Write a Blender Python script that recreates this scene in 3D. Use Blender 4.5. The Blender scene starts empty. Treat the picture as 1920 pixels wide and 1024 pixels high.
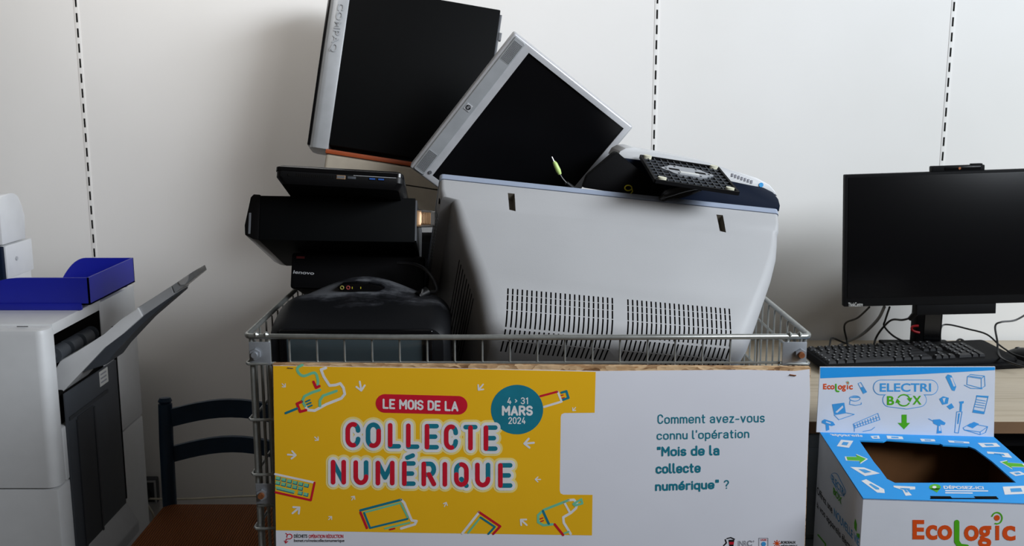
import bpy, bmesh, math, random
import numpy as np
from mathutils import Vector, Matrix, Euler
random.seed(7)
R = math.radians
SC = bpy.context.scene
COL = SC.collection

# ------------------------------------------------------------------ camera
FPX, PITCH, CZ = 1900.0, R(10.3), 1.45
cam_data = bpy.data.cameras.new('camera')
cam_data.sensor_width = 36.0
cam_data.lens = FPX / 1920.0 * 36.0
cam_data.clip_start = 0.05
cam = bpy.data.objects.new('camera', cam_data)
COL.objects.link(cam)
cam.location = (0, 0, CZ)
cam.rotation_euler = (R(90) - PITCH, 0, 0)
SC.camera = cam
cam_data.dof.use_dof = True
cam_data.dof.focus_distance = 1.95
cam_data.dof.aperture_fstop = 9.0

# ------------------------------------------------------------------ world, lights, exposure
SC.view_settings.view_transform = 'Standard'
SC.view_settings.look = 'None'
SC.view_settings.gamma = 1.0
SC.view_settings.exposure = 0.0
world = bpy.data.worlds.new('world')
SC.world = world
world.use_nodes = True
bg = world.node_tree.nodes['Background']
bg.inputs['Color'].default_value = (1.0, 0.88, 0.74, 1)
bg.inputs['Strength'].default_value = 0.05


def area(name, loc, target, sx, sy, power, color, spread=180):
    l = bpy.data.lights.new(name, 'AREA')
    l.shape = 'RECTANGLE'
    l.size, l.size_y, l.energy, l.color = sx, sy, power, color
    l.spread = R(spread)
    o = bpy.data.objects.new(name, l)
    COL.objects.link(o)
    o.location = loc
    d = Vector(target) - Vector(loc)
    o.rotation_euler = d.to_track_quat('-Z', 'Y').to_euler()
    return o


area('high_window_daylight', (2.75, 0.35, 2.60), (-0.3, 2.75, 1.35), 2.2, 1.0, 130, (0.85, 0.925, 1.0))
area('added_upper_fill', (1.6, 0.3, 2.3), (-0.9, 2.84, 2.0), 1.4, 0.8, 7.6, (0.97, 0.97, 1.0), 75)  # added fill lamp with narrow spread, lifts the upper wall; no known window
area('added_left_fill', (-1.0, 1.6, 2.7), (-0.8, 2.84, 2.0), 1.2, 0.5, 4.2, (1.0, 0.96, 0.92), 90)  # added weak fill brightening the left wall; no known roof opening

# ------------------------------------------------------------------ projection used to carry measurements into the room
CAMP = Vector((0, 0, CZ))
FWD = Vector((0, math.cos(PITCH), -math.sin(PITCH)))
UPV = Vector((0, math.sin(PITCH), math.cos(PITCH)))


def ray(px, py):
    return FWD + Vector((1, 0, 0)) * ((px - 960) / FPX) + UPV * ((512 - py) / FPX)


def PY(px, py, Y):
    d = ray(px, py)
    return CAMP + d * (Y / d.y)


def PZ(px, py, z):
    d = ray(px, py)
    return CAMP + d * ((z - CZ) / d.z)


def surf_map(M, axis, val, sign=-1):
    """(u, v) read off the photograph -> local point on the plane local[axis] = val of a thing whose matrix is M"""
    Mi = M.inverted()
    o = Mi @ CAMP
    R3 = Mi.to_3x3()

    def m(px, py, off=0.0):
        d = R3 @ ray(px, py)
        t = (val - o[axis]) / d[axis]
        p = o + d * t
        p[axis] += sign * off
        return p
    return m


# ------------------------------------------------------------------ materials
def s2l(c):
    c = c / 255.0
    return c / 12.92 if c <= 0.04045 else ((c + 0.055) / 1.055) ** 2.4


def rgb(r, g, b):
    return (s2l(r), s2l(g), s2l(b), 1)


_M = {}


def mat(name, col, rough=0.5, metal=0.0, vary=0.06, scale=30.0, bump=0.0, bscale=400.0, spec=0.5, coat=0.0):
    if name in _M:
        return _M[name]
    m = bpy.data.materials.new(name)
    m.use_nodes = True
    nt = m.node_tree
    b = nt.nodes['Principled BSDF']
    b.inputs['Roughness'].default_value = rough
    b.inputs['Metallic'].default_value = metal
    b.inputs['Specular IOR Level'].default_value = spec
    if coat:
        b.inputs['Coat Weight'].default_value = coat
    tc = nt.nodes.new('ShaderNodeTexCoord')
    n = nt.nodes.new('ShaderNodeTexNoise')
    n.inputs['Scale'].default_value = scale
    n.inputs['Detail'].default_value = 4
    nt.links.new(tc.outputs['Object'], n.inputs['Vector'])
    r = nt.nodes.new('ShaderNodeValToRGB')
    c = Vector(col[:3])
    r.color_ramp.elements[0].position = 0.3
    r.color_ramp.elements[1].position = 0.7
    r.color_ramp.elements[0].color = (*(c * (1 - vary)), 1)
    r.color_ramp.elements[1].color = (*(c * (1 + vary)), 1)
    nt.links.new(n.outputs['Fac'], r.inputs['Fac'])
    nt.links.new(r.outputs['Color'], b.inputs['Base Color'])
    if bump:
        n2 = nt.nodes.new('ShaderNodeTexNoise')
        n2.inputs['Scale'].default_value = bscale
        n2.inputs['Detail'].default_value = 3
        nt.links.new(tc.outputs['Object'], n2.inputs['Vector'])
        bp_ = nt.nodes.new('ShaderNodeBump')
        bp_.inputs['Strength'].default_value = bump
        bp_.inputs['Distance'].default_value = 0.002
        nt.links.new(n2.outputs['Fac'], bp_.inputs['Height'])
        nt.links.new(bp_.outputs['Normal'], b.inputs['Normal'])
    _M[name] = m
    return m


def ramp_mat(name, build, rough=0.6, spec=0.3):
    """build(nt, coord) returns the colour socket and optionally a height socket"""
    m = bpy.data.materials.new(name)
    m.use_nodes = True
    nt = m.node_tree
    b = nt.nodes['Principled BSDF']
    b.inputs['Roughness'].default_value = rough
    b.inputs['Specular IOR Level'].default_value = spec
    tc = nt.nodes.new('ShaderNodeTexCoord')
    c, h = build(nt, tc.outputs['Object'])
    nt.links.new(c, b.inputs['Base Color'])
    if h is not None:
        bp_ = nt.nodes.new('ShaderNodeBump')
        bp_.inputs['Strength'].default_value = 0.5
        bp_.inputs['Distance'].default_value = 0.003
        nt.links.new(h, bp_.inputs['Height'])
        nt.links.new(bp_.outputs['Normal'], b.inputs['Normal'])
    _M[name] = m
    return m


def mapping(nt, co, scale):
    mp = nt.nodes.new('ShaderNodeMapping')
    mp.inputs['Scale'].default_value = scale
    nt.links.new(co, mp.inputs['Vector'])
    return mp.outputs['Vector']


def ramp(nt, fac, stops):
    r = nt.nodes.new('ShaderNodeValToRGB')
    e = r.color_ramp.elements
    while len(e) < len(stops):
        e.new(0.5)
    for el, (p, c) in zip(e, stops):
        el.position = p
        el.color = c
    nt.links.new(fac, r.inputs['Fac'])
    return r.outputs['Color']


def b_osb(nt, co):
    v = nt.nodes.new('ShaderNodeTexVoronoi')
    v.inputs['Scale'].default_value = 1.0
    v.inputs['Randomness'].default_value = 1.0
    n0 = nt.nodes.new('ShaderNodeTexNoise')
    n0.inputs['Scale'].default_value = 30
    nt.links.new(co, n0.inputs['Vector'])
    mx = nt.nodes.new('ShaderNodeMixRGB')
    mx.blend_type = 'ADD'
    mx.inputs['Fac'].default_value = 0.03
    nt.links.new(co, mx.inputs['Color1'])
    nt.links.new(n0.outputs['Color'], mx.inputs['Color2'])
    nt.links.new(mapping(nt, mx.outputs['Color'], (38, 90, 140)), v.inputs['Vector'])
    sx = nt.nodes.new('ShaderNodeSeparateColor')
    nt.links.new(v.outputs['Color'], sx.inputs['Color'])
    return ramp(nt, sx.outputs['Red'], [(0, rgb(128, 92, 60)), (0.35, rgb(196, 158, 116)), (0.7, rgb(214, 182, 142)), (1, rgb(166, 122, 80))]), v.outputs['Distance']


def b_oak(nt, co):
    n = nt.nodes.new('ShaderNodeTexNoise')
    n.inputs['Scale'].default_value = 1.0
    n.inputs['Detail'].default_value = 6
    n.inputs['Distortion'].default_value = 0.4
    nt.links.new(mapping(nt, co, (3, 60, 60)), n.inputs['Vector'])
    return ramp(nt, n.outputs['Fac'], [(0.3, rgb(176, 160, 136)), (0.55, rgb(196, 182, 160)), (0.75, rgb(184, 168, 144))]), None


def b_rush(nt, co):
    w = nt.nodes.new('ShaderNodeTexWave')
    w.inputs['Scale'].default_value = 55
    w.inputs['Distortion'].default_value = 2.5
    w.inputs['Detail'].default_value = 2
    w.bands_direction = 'X'
    nt.links.new(co, w.inputs['Vector'])
    return ramp(nt, w.outputs['Fac'], [(0.0, rgb(84, 44, 16)), (0.6, rgb(140, 78, 30)), (1.0, rgb(164, 98, 44))]), w.outputs['Fac']


def b_dusty(nt, co):
    n = nt.nodes.new('ShaderNodeTexNoise')
    n.inputs['Scale'].default_value = 9
    n.inputs['Detail'].default_value = 7
    n.inputs['Roughness'].default_value = 0.65
    nt.links.new(mapping(nt, co, (1, 2.2, 2.2)), n.inputs['Vector'])
    sx = nt.nodes.new('ShaderNodeSeparateXYZ')
    nt.links.new(co, sx.inputs['Vector'])
    mr = nt.nodes.new('ShaderNodeMapRange')
    mr.inputs['From Min'].default_value = 0.322
    mr.inputs['From Max'].default_value = 0.350
    mr.inputs['To Min'].default_value = -0.22
    mr.inputs['To Max'].default_value = 0.11
    nt.links.new(sx.outputs['Z'], mr.inputs['Value'])
    ad = nt.nodes.new('ShaderNodeMath')
    ad.operation = 'ADD'
    nt.links.new(n.outputs['Fac'], ad.inputs[0])
    nt.links.new(mr.outputs['Result'], ad.inputs[1])
    return ramp(nt, ad.outputs['Value'], [(0.46, rgb(13, 14, 17)), (0.56, rgb(42, 43, 47)), (0.68, rgb(92, 94, 98))]), None


def b_wall(nt, co):
    n = nt.nodes.new('ShaderNodeTexNoise')
    n.inputs['Scale'].default_value = 1.6
    n.inputs['Detail'].default_value = 5
    nt.links.new(co, n.inputs['Vector'])
    n2 = nt.nodes.new('ShaderNodeTexNoise')
    n2.inputs['Scale'].default_value = 260
    nt.links.new(co, n2.inputs['Vector'])
    return ramp(nt, n.outputs['Fac'], [(0.3, rgb(229, 227, 223)), (0.7, rgb(236, 234, 231))]), None


M_WALL = ramp_mat('painted_wall', b_wall, 0.85, 0.2)
M_OSB = ramp_mat('osb', b_osb, 0.8)
M_OAK = ramp_mat('oak_laminate', b_oak, 0.45)
M_RUSH = ramp_mat('rush', b_rush, 0.75)
M_DUSTY = ramp_mat('dusty_black_plastic', b_dusty, 0.55)
M_BLACK = mat('black_plastic', rgb(10, 10, 12), 0.45, bump=0.1, spec=0.3)
M_BLACKM = mat('matt_black', rgb(7, 7, 9), 0.65, bump=0.1, spec=0.14)
M_CASE = mat('black_steel_case', rgb(5, 6, 7), 0.6, bump=0.05, spec=0.08)
M_PIANO = mat('gloss_black', rgb(8, 8, 10), 0.2, spec=0.4)
M_SCREEN = mat('dark_screen', rgb(7, 7, 9), 0.28, spec=0.25, vary=0.02)
M_GLASS = mat('picture_tube_glass', rgb(58, 68, 72), 0.12, spec=0.6, vary=0.03)
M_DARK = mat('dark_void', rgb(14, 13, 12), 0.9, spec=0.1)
M_SILVER = mat('silver_plastic', rgb(186, 187, 190), 0.34, 0.2, bump=0.04)
M_SILVER2 = mat('brushed_silver', rgb(162, 165, 168), 0.38, 0.25, bump=0.04)
M_SILVERD = mat('dark_silver', rgb(96, 98, 102), 0.5, 0.2)  # darker silver for plates and small fittings
M_BEIGE = mat('pale_grey_housing', rgb(170, 170, 171), 0.5, vary=0.03, scale=6, bump=0.12, bscale=900)
M_BEZEL = mat('blue_grey_bezel', rgb(150, 160, 178), 0.4, vary=0.03)
M_IVORY = mat('ivory_plastic', rgb(160, 151, 136), 0.55)
M_ORANGE = mat('orange_trim', rgb(150, 68, 30), 0.45)
M_STEEL = mat('zinc_wire', rgb(172, 174, 170), 0.36, 0.75, vary=0.15, scale=60)
M_PLATE = mat('zinc_plate', rgb(166, 170, 176), 0.42, 0.6, vary=0.12, scale=25)
M_RUST = mat('rusty_bolt', rgb(140, 84, 48), 0.6, 0.5, vary=0.3, scale=200)
M_BRASS = mat('brass_nut', rgb(176, 146, 98), 0.35, 0.8, vary=0.2, scale=100)
M_WHITEP = mat('white_plastic', rgb(214, 215, 216), 0.45, vary=0.02, bump=0.05)
M_GREYP = mat('grey_plastic', rgb(176, 178, 181), 0.42, vary=0.03, bump=0.05)
M_DGREY = mat('dark_grey_plastic', rgb(62, 66, 72), 0.55, vary=0.04, bump=0.05)
M_DGREY2 = mat('darker_grey_plastic', rgb(48, 51, 56), 0.55, vary=0.04)
M_NAVY = mat('navy_plastic', rgb(12, 23, 42), 0.55, vary=0.05, bump=0.05, spec=0.15)
M_BLUE = mat('blue_tray_plastic', rgb(24, 34, 160), 0.4, vary=0.03, bump=0.03)
M_CHAIR = mat('navy_paint', rgb(26, 54, 78), 0.5, vary=0.12)
M_FLOOR = mat('floor_lino', rgb(66, 56, 46), 0.6, vary=0.1, scale=4)
M_CORD = mat('black_cord', rgb(16, 16, 18), 0.4)
M_GCORD = mat('grey_cord', rgb(120, 120, 120), 0.5)
M_WCORD = mat('cream_cord', rgb(205, 198, 180), 0.5)
M_LIME = mat('lime_plastic', rgb(188, 214, 128), 0.4)
M_RED = mat('red_plastic', rgb(206, 24, 34), 0.4)
M_PIN = mat('nickel_pin', rgb(206, 206, 206), 0.25, 0.9)
M_PORT = mat('port_gold', rgb(176, 140, 104), 0.38, 0.35, vary=0.1)
M_PBLUE = mat('port_blue', rgb(34, 78, 150), 0.4)
M_PEARL = mat('feet_rubber', rgb(214, 212, 190), 0.6)
M_PAPER = mat('poster_paper', rgb(230, 230, 238), 0.55, vary=0.015, scale=8, spec=0.25)
M_YEL = mat('print_yellow', rgb(246, 188, 30), 0.5, vary=0.015, scale=8, spec=0.25)
M_PRED = mat('print_red', rgb(206, 28, 50), 0.5, spec=0.25)
M_TEAL = mat('print_teal', rgb(30, 122, 142), 0.5, spec=0.25)
M_MINT = mat('print_mint', rgb(120, 200, 160), 0.5, spec=0.25)
M_CREAM = mat('print_cream', rgb(246, 224, 140), 0.5, spec=0.25)
M_PWHITE = mat('print_white', rgb(232, 230, 230), 0.5, spec=0.25)
M_INK = mat('print_black', rgb(28, 28, 32), 0.5, spec=0.25)
M_PGREY = mat('print_grey', rgb(150, 150, 158), 0.5, spec=0.25)
M_ORG = mat('print_orange', rgb(226, 82, 24), 0.5, spec=0.25)
M_GREEN = mat('print_green', rgb(84, 178, 28), 0.5, spec=0.25)
M_CYAN = mat('print_blue', rgb(42, 156, 232), 0.5, vary=0.01, spec=0.25)
M_LBLUE = mat('print_line_blue', rgb(70, 160, 222), 0.5, spec=0.25)
M_CARD = mat('white_card', rgb(224, 225, 232), 0.6, vary=0.015, spec=0.2)
M_KRAFT = mat('kraft_card', rgb(112, 76, 46), 0.85, vary=0.08, spec=0.15)
M_YMARK = mat('yellow_chalk', rgb(198, 184, 40), 0.8)
M_NOTCH = mat('notch_shade_tone', rgb(120, 114, 104), 0.6)  # darkened housing grey; shade inside the notches put into the colour
M_DRED = mat('dull_red', rgb(96, 16, 20), 0.5)
M_JACKY = mat('jack_yellow', rgb(150, 142, 70), 0.5)
M_JACKR = mat('jack_red', rgb(150, 62, 62), 0.5)
M_KEY = mat('key_black', rgb(24, 24, 27), 0.5)
M_KEYM = mat('key_legend', rgb(150, 150, 150), 0.6)
M_PEDEST = mat('grey_steel', rgb(120, 130, 138), 0.45, 0.2)
M_STICK = mat('sticker', rgb(210, 210, 206), 0.6)
M_CLEAR = mat('smoky_clear_plastic', rgb(170, 174, 178), 0.2, vary=0.02)


# ------------------------------------------------------------------ mesh building
def T(loc=(0, 0, 0), rot=(0, 0, 0)):
    return Matrix.Translation(loc) @ Euler(rot, 'XYZ').to_matrix().to_4x4()


class MB:
    def __init__(self):
        self.bm = bmesh.new()
        self.ink = {}

    def _v(self, p):
        return self.bm.verts.new(p)

    def _f(self, vs, mi=0):
        try:
            f = self.bm.faces.new(vs)
            f.material_index = mi
            return f
        except ValueError:
            return None

    def box(self, x0, x1, y0, y1, z0, z1, bev=0.0, mi=0, seg=2, M=None):
        vs = [self._v((x, y, z)) for z in (z0, z1) for y in (y0, y1) for x in (x0, x1)]
        fs = [self._f([vs[i] for i in q], mi) for q in ((0, 2, 3, 1), (4, 5, 7, 6), (0, 1, 5, 4), (2, 6, 7, 3), (0, 4, 6, 2), (1, 3, 7, 5))]
        if bev:
            es = list({e for f in fs for e in f.edges})
            r = bmesh.ops.bevel(self.bm, geom=es, offset=bev, segments=seg, profile=0.6, affect='EDGES')
            vs = list({v for f in r['faces'] for v in f.verts} | {v for v in vs if v.is_valid})
            for f in r['faces']:
                f.material_index = mi
        if M is not None:
            bmesh.ops.transform(self.bm, matrix=M, verts=vs)
        return self

    def loft(self, rings, mi=0, cap0=True, cap1=True, closed=True):
        vr = [[self._v(p) for p in r] for r in rings]
        n = len(vr[0])
        for a, b in zip(vr, vr[1:]):
            for i in range(n if closed else n - 1):
                j = (i + 1) % n
                self._f([a[i], a[j], b[j], b[i]], mi)
        if cap0:
            self._f(list(reversed(vr[0])), mi)
        if cap1:
            self._f(vr[-1], mi)
        return self

    def prism(self, pts, d, mi=0, bev=0.0):
        """pts: 3-D outline, d: extrusion vector"""
        d = Vector(d)
        a = [self._v(Vector(p)) for p in pts]
        b = [self._v(Vector(p) + d) for p in pts]
        n = len(a)
        fs = [self._f(list(reversed(a)), mi), self._f(b, mi)]
        for i in range(n):
            j = (i + 1) % n
            fs.append(self._f([a[i], a[j], b[j], b[i]], mi))
        if bev:
            es = list({e for f in fs if f for e in f.edges})
            r = bmesh.ops.bevel(self.bm, geom=es, offset=bev, segments=2, profile=0.6, affect='EDGES')
            for f in r['faces']:
                f.material_index = mi
        return self

    def poly(self, pts, mi=0):
        self._f([self._v(p) for p in pts], mi)
        return self

    def tube(self, pts, r, n=8, mi=0, closed=False, cap=True):
        pts = [Vector(p) for p in pts]
        m = len(pts)
        rs = r if isinstance(r, (list, tuple)) else [r] * m
        rings, up = [], None
        for i, p in enumerate(pts):
            if closed:
                t = pts[(i + 1) % m] - pts[i - 1]
            else:
                t = pts[min(i + 1, m - 1)] - pts[max(i - 1, 0)]
            t.normalize()
            if up is None:
                up = Vector((0, 0, 1)) if abs(t.z) < 0.9 else Vector((1, 0, 0))
            u = (up - t * up.dot(t)).normalized()
            up = u
            w = t.cross(u)
            rings.append([p + (u * math.cos(2 * math.pi * k / n) + w * math.sin(2 * math.pi * k / n)) * rs[i] for k in range(n)])
        if closed:
            rings.append(rings[0])
            self.loft(rings, mi, False, False)
        else:
            self.loft(rings, mi, cap, cap)
        return self

    def cyl(self, p0, p1, r0, r1=None, n=20, mi=0):
        return self.tube([p0, p1], [r0, r0 if r1 is None else r1], n, mi)

    def frame(self, o, i, y0, y1, mi=0, bev=0.0):
        """rectangular frame in x-z; o, i = (x0, x1, z0, z1)"""
        def rect(q, y):
            return [self._v((q[0], y, q[2])), self._v((q[1], y, q[2])), self._v((q[1], y, q[3])), self._v((q[0], y, q[3]))]
        A, B, C, D = rect(o, y0), rect(i, y0), rect(o, y1), rect(i, y1)
        fs = []
        for k in range(4):
            j = (k + 1) % 4
            fs += [self._f([A[k], A[j], B[j], B[k]], mi), self._f([C[j], C[k], D[k], D[j]], mi),
                   self._f([A[j], A[k], C[k], C[j]], mi), self._f([B[k], B[j], D[j], D[k]], mi)]
        if bev:
            sel = set(A)
            es = [e for e in {e for f in fs for e in f.edges} if e.verts[0] in sel and e.verts[1] in sel]
            es += [e for k in range(4) for e in A[k].link_edges if (e.other_vert(A[k]) is C[k])]
            r = bmesh.ops.bevel(self.bm, geom=es, offset=bev, segments=3, profile=0.6, affect='EDGES')
            for f in r['faces']:
                f.material_index = mi
        return self

    # flat printing -------------------------------------------------
    def stroke(self, m, pts, w, off, mi=0, round_=True, closed=False):
        """record a pen stroke; strokes of one ink and layer are merged into one outline when built"""
        pts = [(p[0], p[1]) for p in pts]
        if closed:
            pts.append(pts[0])
        self.ink.setdefault((off, mi, id(m)), [m, []])[1].append((pts, w))
        return self

    def _merge_ink(self):
        for (off, mi, _), (m, sl) in self.ink.items():
            wmin = min(w for _, w in sl)
            h = min(1.1, max(0.35, wmin / 3.2))
            if wmin < 0.2:
                h = wmin / 3
            xs = [p[0] for pts, w in sl for p in pts]
            ys = [p[1] for pts, w in sl for p in pts]
            pad = max(w for _, w in sl) / 2 + 2 * h
            x0, y0 = min(xs) - pad, min(ys) - pad
            nx, ny = int((max(xs) + pad - x0) / h) + 2, int((max(ys) + pad - y0) / h) + 2
            D = np.full((ny, nx), 1e3)
            gx, gy = x0 + np.arange(nx) * h, y0 + np.arange(ny) * h
            for pts, w in sl:
                for a, b in zip(pts, pts[1:]):
                    r = w / 2 + 2 * h
                    i0, i1 = int((min(a[0], b[0]) - r - x0) / h), int((max(a[0], b[0]) + r - x0) / h) + 2
                    j0, j1 = int((min(a[1], b[1]) - r - y0) / h), int((max(a[1], b[1]) + r - y0) / h) + 2
                    i0, j0 = max(i0, 0), max(j0, 0)
                    X, Y = np.meshgrid(gx[i0:i1], gy[j0:j1])
                    dx, dy = b[0] - a[0], b[1] - a[1]
                    L2 = dx * dx + dy * dy
                    t = np.clip(((X - a[0]) * dx + (Y - a[1]) * dy) / L2, 0, 1) if L2 > 1e-9 else 0 * X
                    d = np.hypot(X - a[0] - t * dx, Y - a[1] - t * dy) - w / 2
                    sub = D[j0:j1, i0:i1]
                    np.minimum(sub, d, out=sub)
            ins = D < 0
            full = ins[:-1, :-1] & ins[1:, :-1] & ins[:-1, 1:] & ins[1:, 1:]
            anyc = ins[:-1, :-1] | ins[1:, :-1] | ins[:-1, 1:] | ins[1:, 1:]
            cache = {}

            def V(x, y):
                k = (round(x, 4), round(y, 4))
                if k not in cache:
                    cache[k] = self._v(m(x, y, off))
                return cache[k]
            for j in range(ny - 1):
                i = 0
                row = anyc[j]
                if not row.any():
                    continue
                while i < nx - 1:
                    if full[j, i]:
                        k = i
                        while k < nx - 1 and full[j, k]:
                            k += 1
                        self._f([V(gx[i], gy[j]), V(gx[k], gy[j]), V(gx[k], gy[j + 1]), V(gx[i], gy[j + 1])], mi)
                        i = k
                        continue
                    if row[i]:
                        c = [(i, j), (i + 1, j), (i + 1, j + 1), (i, j + 1)]
                        out = []
                        for q in range(4):
                            A, B = c[q], c[(q + 1) % 4]
                            da, db = D[A[1], A[0]], D[B[1], B[0]]
                            if da < 0:
                                out.append((gx[A[0]], gy[A[1]]))
                            if (da < 0) != (db < 0):
                                t = da / (da - db)
                                out.append((gx[A[0]] + (gx[B[0]] - gx[A[0]]) * t, gy[A[1]] + (gy[B[1]] - gy[A[1]]) * t))
                        vs = []
                        for p in out:
                            v = V(*p)
                            if v not in vs:
                                vs.append(v)
                        if len(vs) >= 3:
                            self._f(vs, mi)
                    i += 1
        self.ink = {}

    def script(self, m, txt, quad, w, off, mi=0):
        """monoline rounded lettering fitted into quad (TL TR BR BL or rect) measured to the outer edge of the pen"""
        if not isinstance(quad[0], (tuple, list)):
            x0, y0, x1, y1 = quad
            quad = ((x0, y0), (x1, y0), (x1, y1), (x0, y1))
        st, x = [], 0.0
        for ch in txt:
            if ch == ' ':
                x += 0.42
                continue
            gw, ss = GLYPH[ch]
            for p in ss:
                st.append([(x + a, b) for a, b in p])
            x += gw + 0.30
        ax = [p[0] for p_ in st for p in p_]
        ay = [p[1] for p_ in st for p in p_]
        bx0, bx1, by0, by1 = min(ax), max(ax), min(ay), max(ay)
        q = [Vector(c) for c in quad]
        e = w / 2
        q = [q[0] + Vector((e, e)), q[1] + Vector((-e, e)), q[2] + Vector((-e, -e)), q[3] + Vector((e, -e))]
        for p_ in st:
            o = []
            for a, b in p_:
                u, v = (a - bx0) / max(bx1 - bx0, 1e-6), (b - by0) / max(by1 - by0, 1e-6)
                r = q[0].lerp(q[1], u).lerp(q[3].lerp(q[2], u), v)
                o.append((r.x, r.y))
            self.stroke(m, o, w, off, mi)
        return self

    def disc(self, m, x, y, r, off, mi=0, n=24, ry=None):
        ry = r if ry is None else ry
        return self.poly([m(x + r * math.cos(2 * math.pi * k / n), y + ry * math.sin(2 * math.pi * k / n), off) for k in range(n)], mi)

    def fill(self, m, pts, off, mi=0):
        return self.poly([m(x, y, off) for x, y in pts], mi)

    def text(self, m, s, quad, off, mi=0, weight=0.0):
        """quad: 4 corners TL TR BR BL or a rect (x0, y0, x1, y1)"""
        if len(quad) == 4 and not isinstance(quad[0], (tuple, list)):
            x0, y0, x1, y1 = quad
            quad = ((x0, y0), (x1, y0), (x1, y1), (x0, y1))
        q = [Vector(c) for c in quad]
        for poly in text_polys(s, weight):
            out = []
            for u, v in poly:
                a = q[0].lerp(q[1], u)
                b = q[3].lerp(q[2], u)
                p = a.lerp(b, v)
                out.append(m(p.x, p.y, off))
            self.poly(out, mi)
        return self

    def build(self, name, mats, parent=None, smooth=40, recalc=True):
        self._merge_ink()
        bm = self.bm
        if recalc:
            bmesh.ops.recalc_face_normals(bm, faces=bm.faces[:])
        me = bpy.data.meshes.new(name)
        bm.to_mesh(me)
        bm.free()
        for m in (mats if isinstance(mats, (list, tuple)) else [mats]):
            me.materials.append(m)
        if smooth:
            me.polygons.foreach_set('use_smooth', [True] * len(me.polygons))
            me.set_sharp_from_angle(angle=R(smooth))
        o = bpy.data.objects.new(name, me)
        COL.objects.link(o)
        if parent is not None:
            o.parent = parent
        return o


_TX = {}


def text_polys(s, weight=0.0):
    k = (s, weight)
    if k in _TX:
        return _TX[k]
    cu = bpy.data.curves.new('lettering', 'FONT')
    cu.body = s
    cu.offset = weight
    cu.resolution_u = 4
    o = bpy.data.objects.new('lettering', cu)
    COL.objects.link(o)
    dg = bpy.context.evaluated_depsgraph_get()
    dg.update()
    me = bpy.data.meshes.new_from_object(o.evaluated_get(dg))
    vs = [v.co.copy() for v in me.vertices]
    x0, x1 = min(v.x for v in vs), max(v.x for v in vs)
    y0, y1 = min(v.y for v in vs), max(v.y for v in vs)
    out = [[((vs[i].x - x0) / (x1 - x0), (y1 - vs[i].y) / (y1 - y0)) for i in p.vertices] for p in me.polygons]
    bpy.data.objects.remove(o)
    bpy.data.curves.remove(cu)
    bpy.data.meshes.remove(me)
    _TX[k] = out
    return out


def rrect(x0, x1, y0, y1, r, n=5):
    pts = []
    for cx, cy, a0 in ((x1 - r, y1 - r, 0), (x0 + r, y1 - r, 90), (x0 + r, y0 + r, 180), (x1 - r, y0 + r, 270)):
        for k in range(n + 1):
            a = R(a0 + 90 * k / n)
            pts.append((cx + r * math.cos(a), cy + r * math.sin(a)))
    return pts


def arc(cx, cy, rx, ry, a0, a1, n=10):
    return [(cx + rx * math.cos(R(a0 + (a1 - a0) * k / n)), cy + ry * math.sin(R(a0 + (a1 - a0) * k / n))) for k in range(n + 1)]


def smooth_path(pts, n=8):
    pts = [Vector(p) for p in pts]
    out = []
    P_ = [pts[0]] + pts + [pts[-1]]
    for i in range(1, len(P_) - 2):
        p0, p1, p2, p3 = P_[i - 1:i + 3]
        for k in range(n):
            t = k / n
            out.append(0.5 * ((2 * p1) + (p2 - p0) * t + (2 * p0 - 5 * p1 + 4 * p2 - p3) * t * t + (3 * p1 - p0 - 3 * p2 + p3) * t ** 3))
    out.append(pts[-1])
    return out


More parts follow.
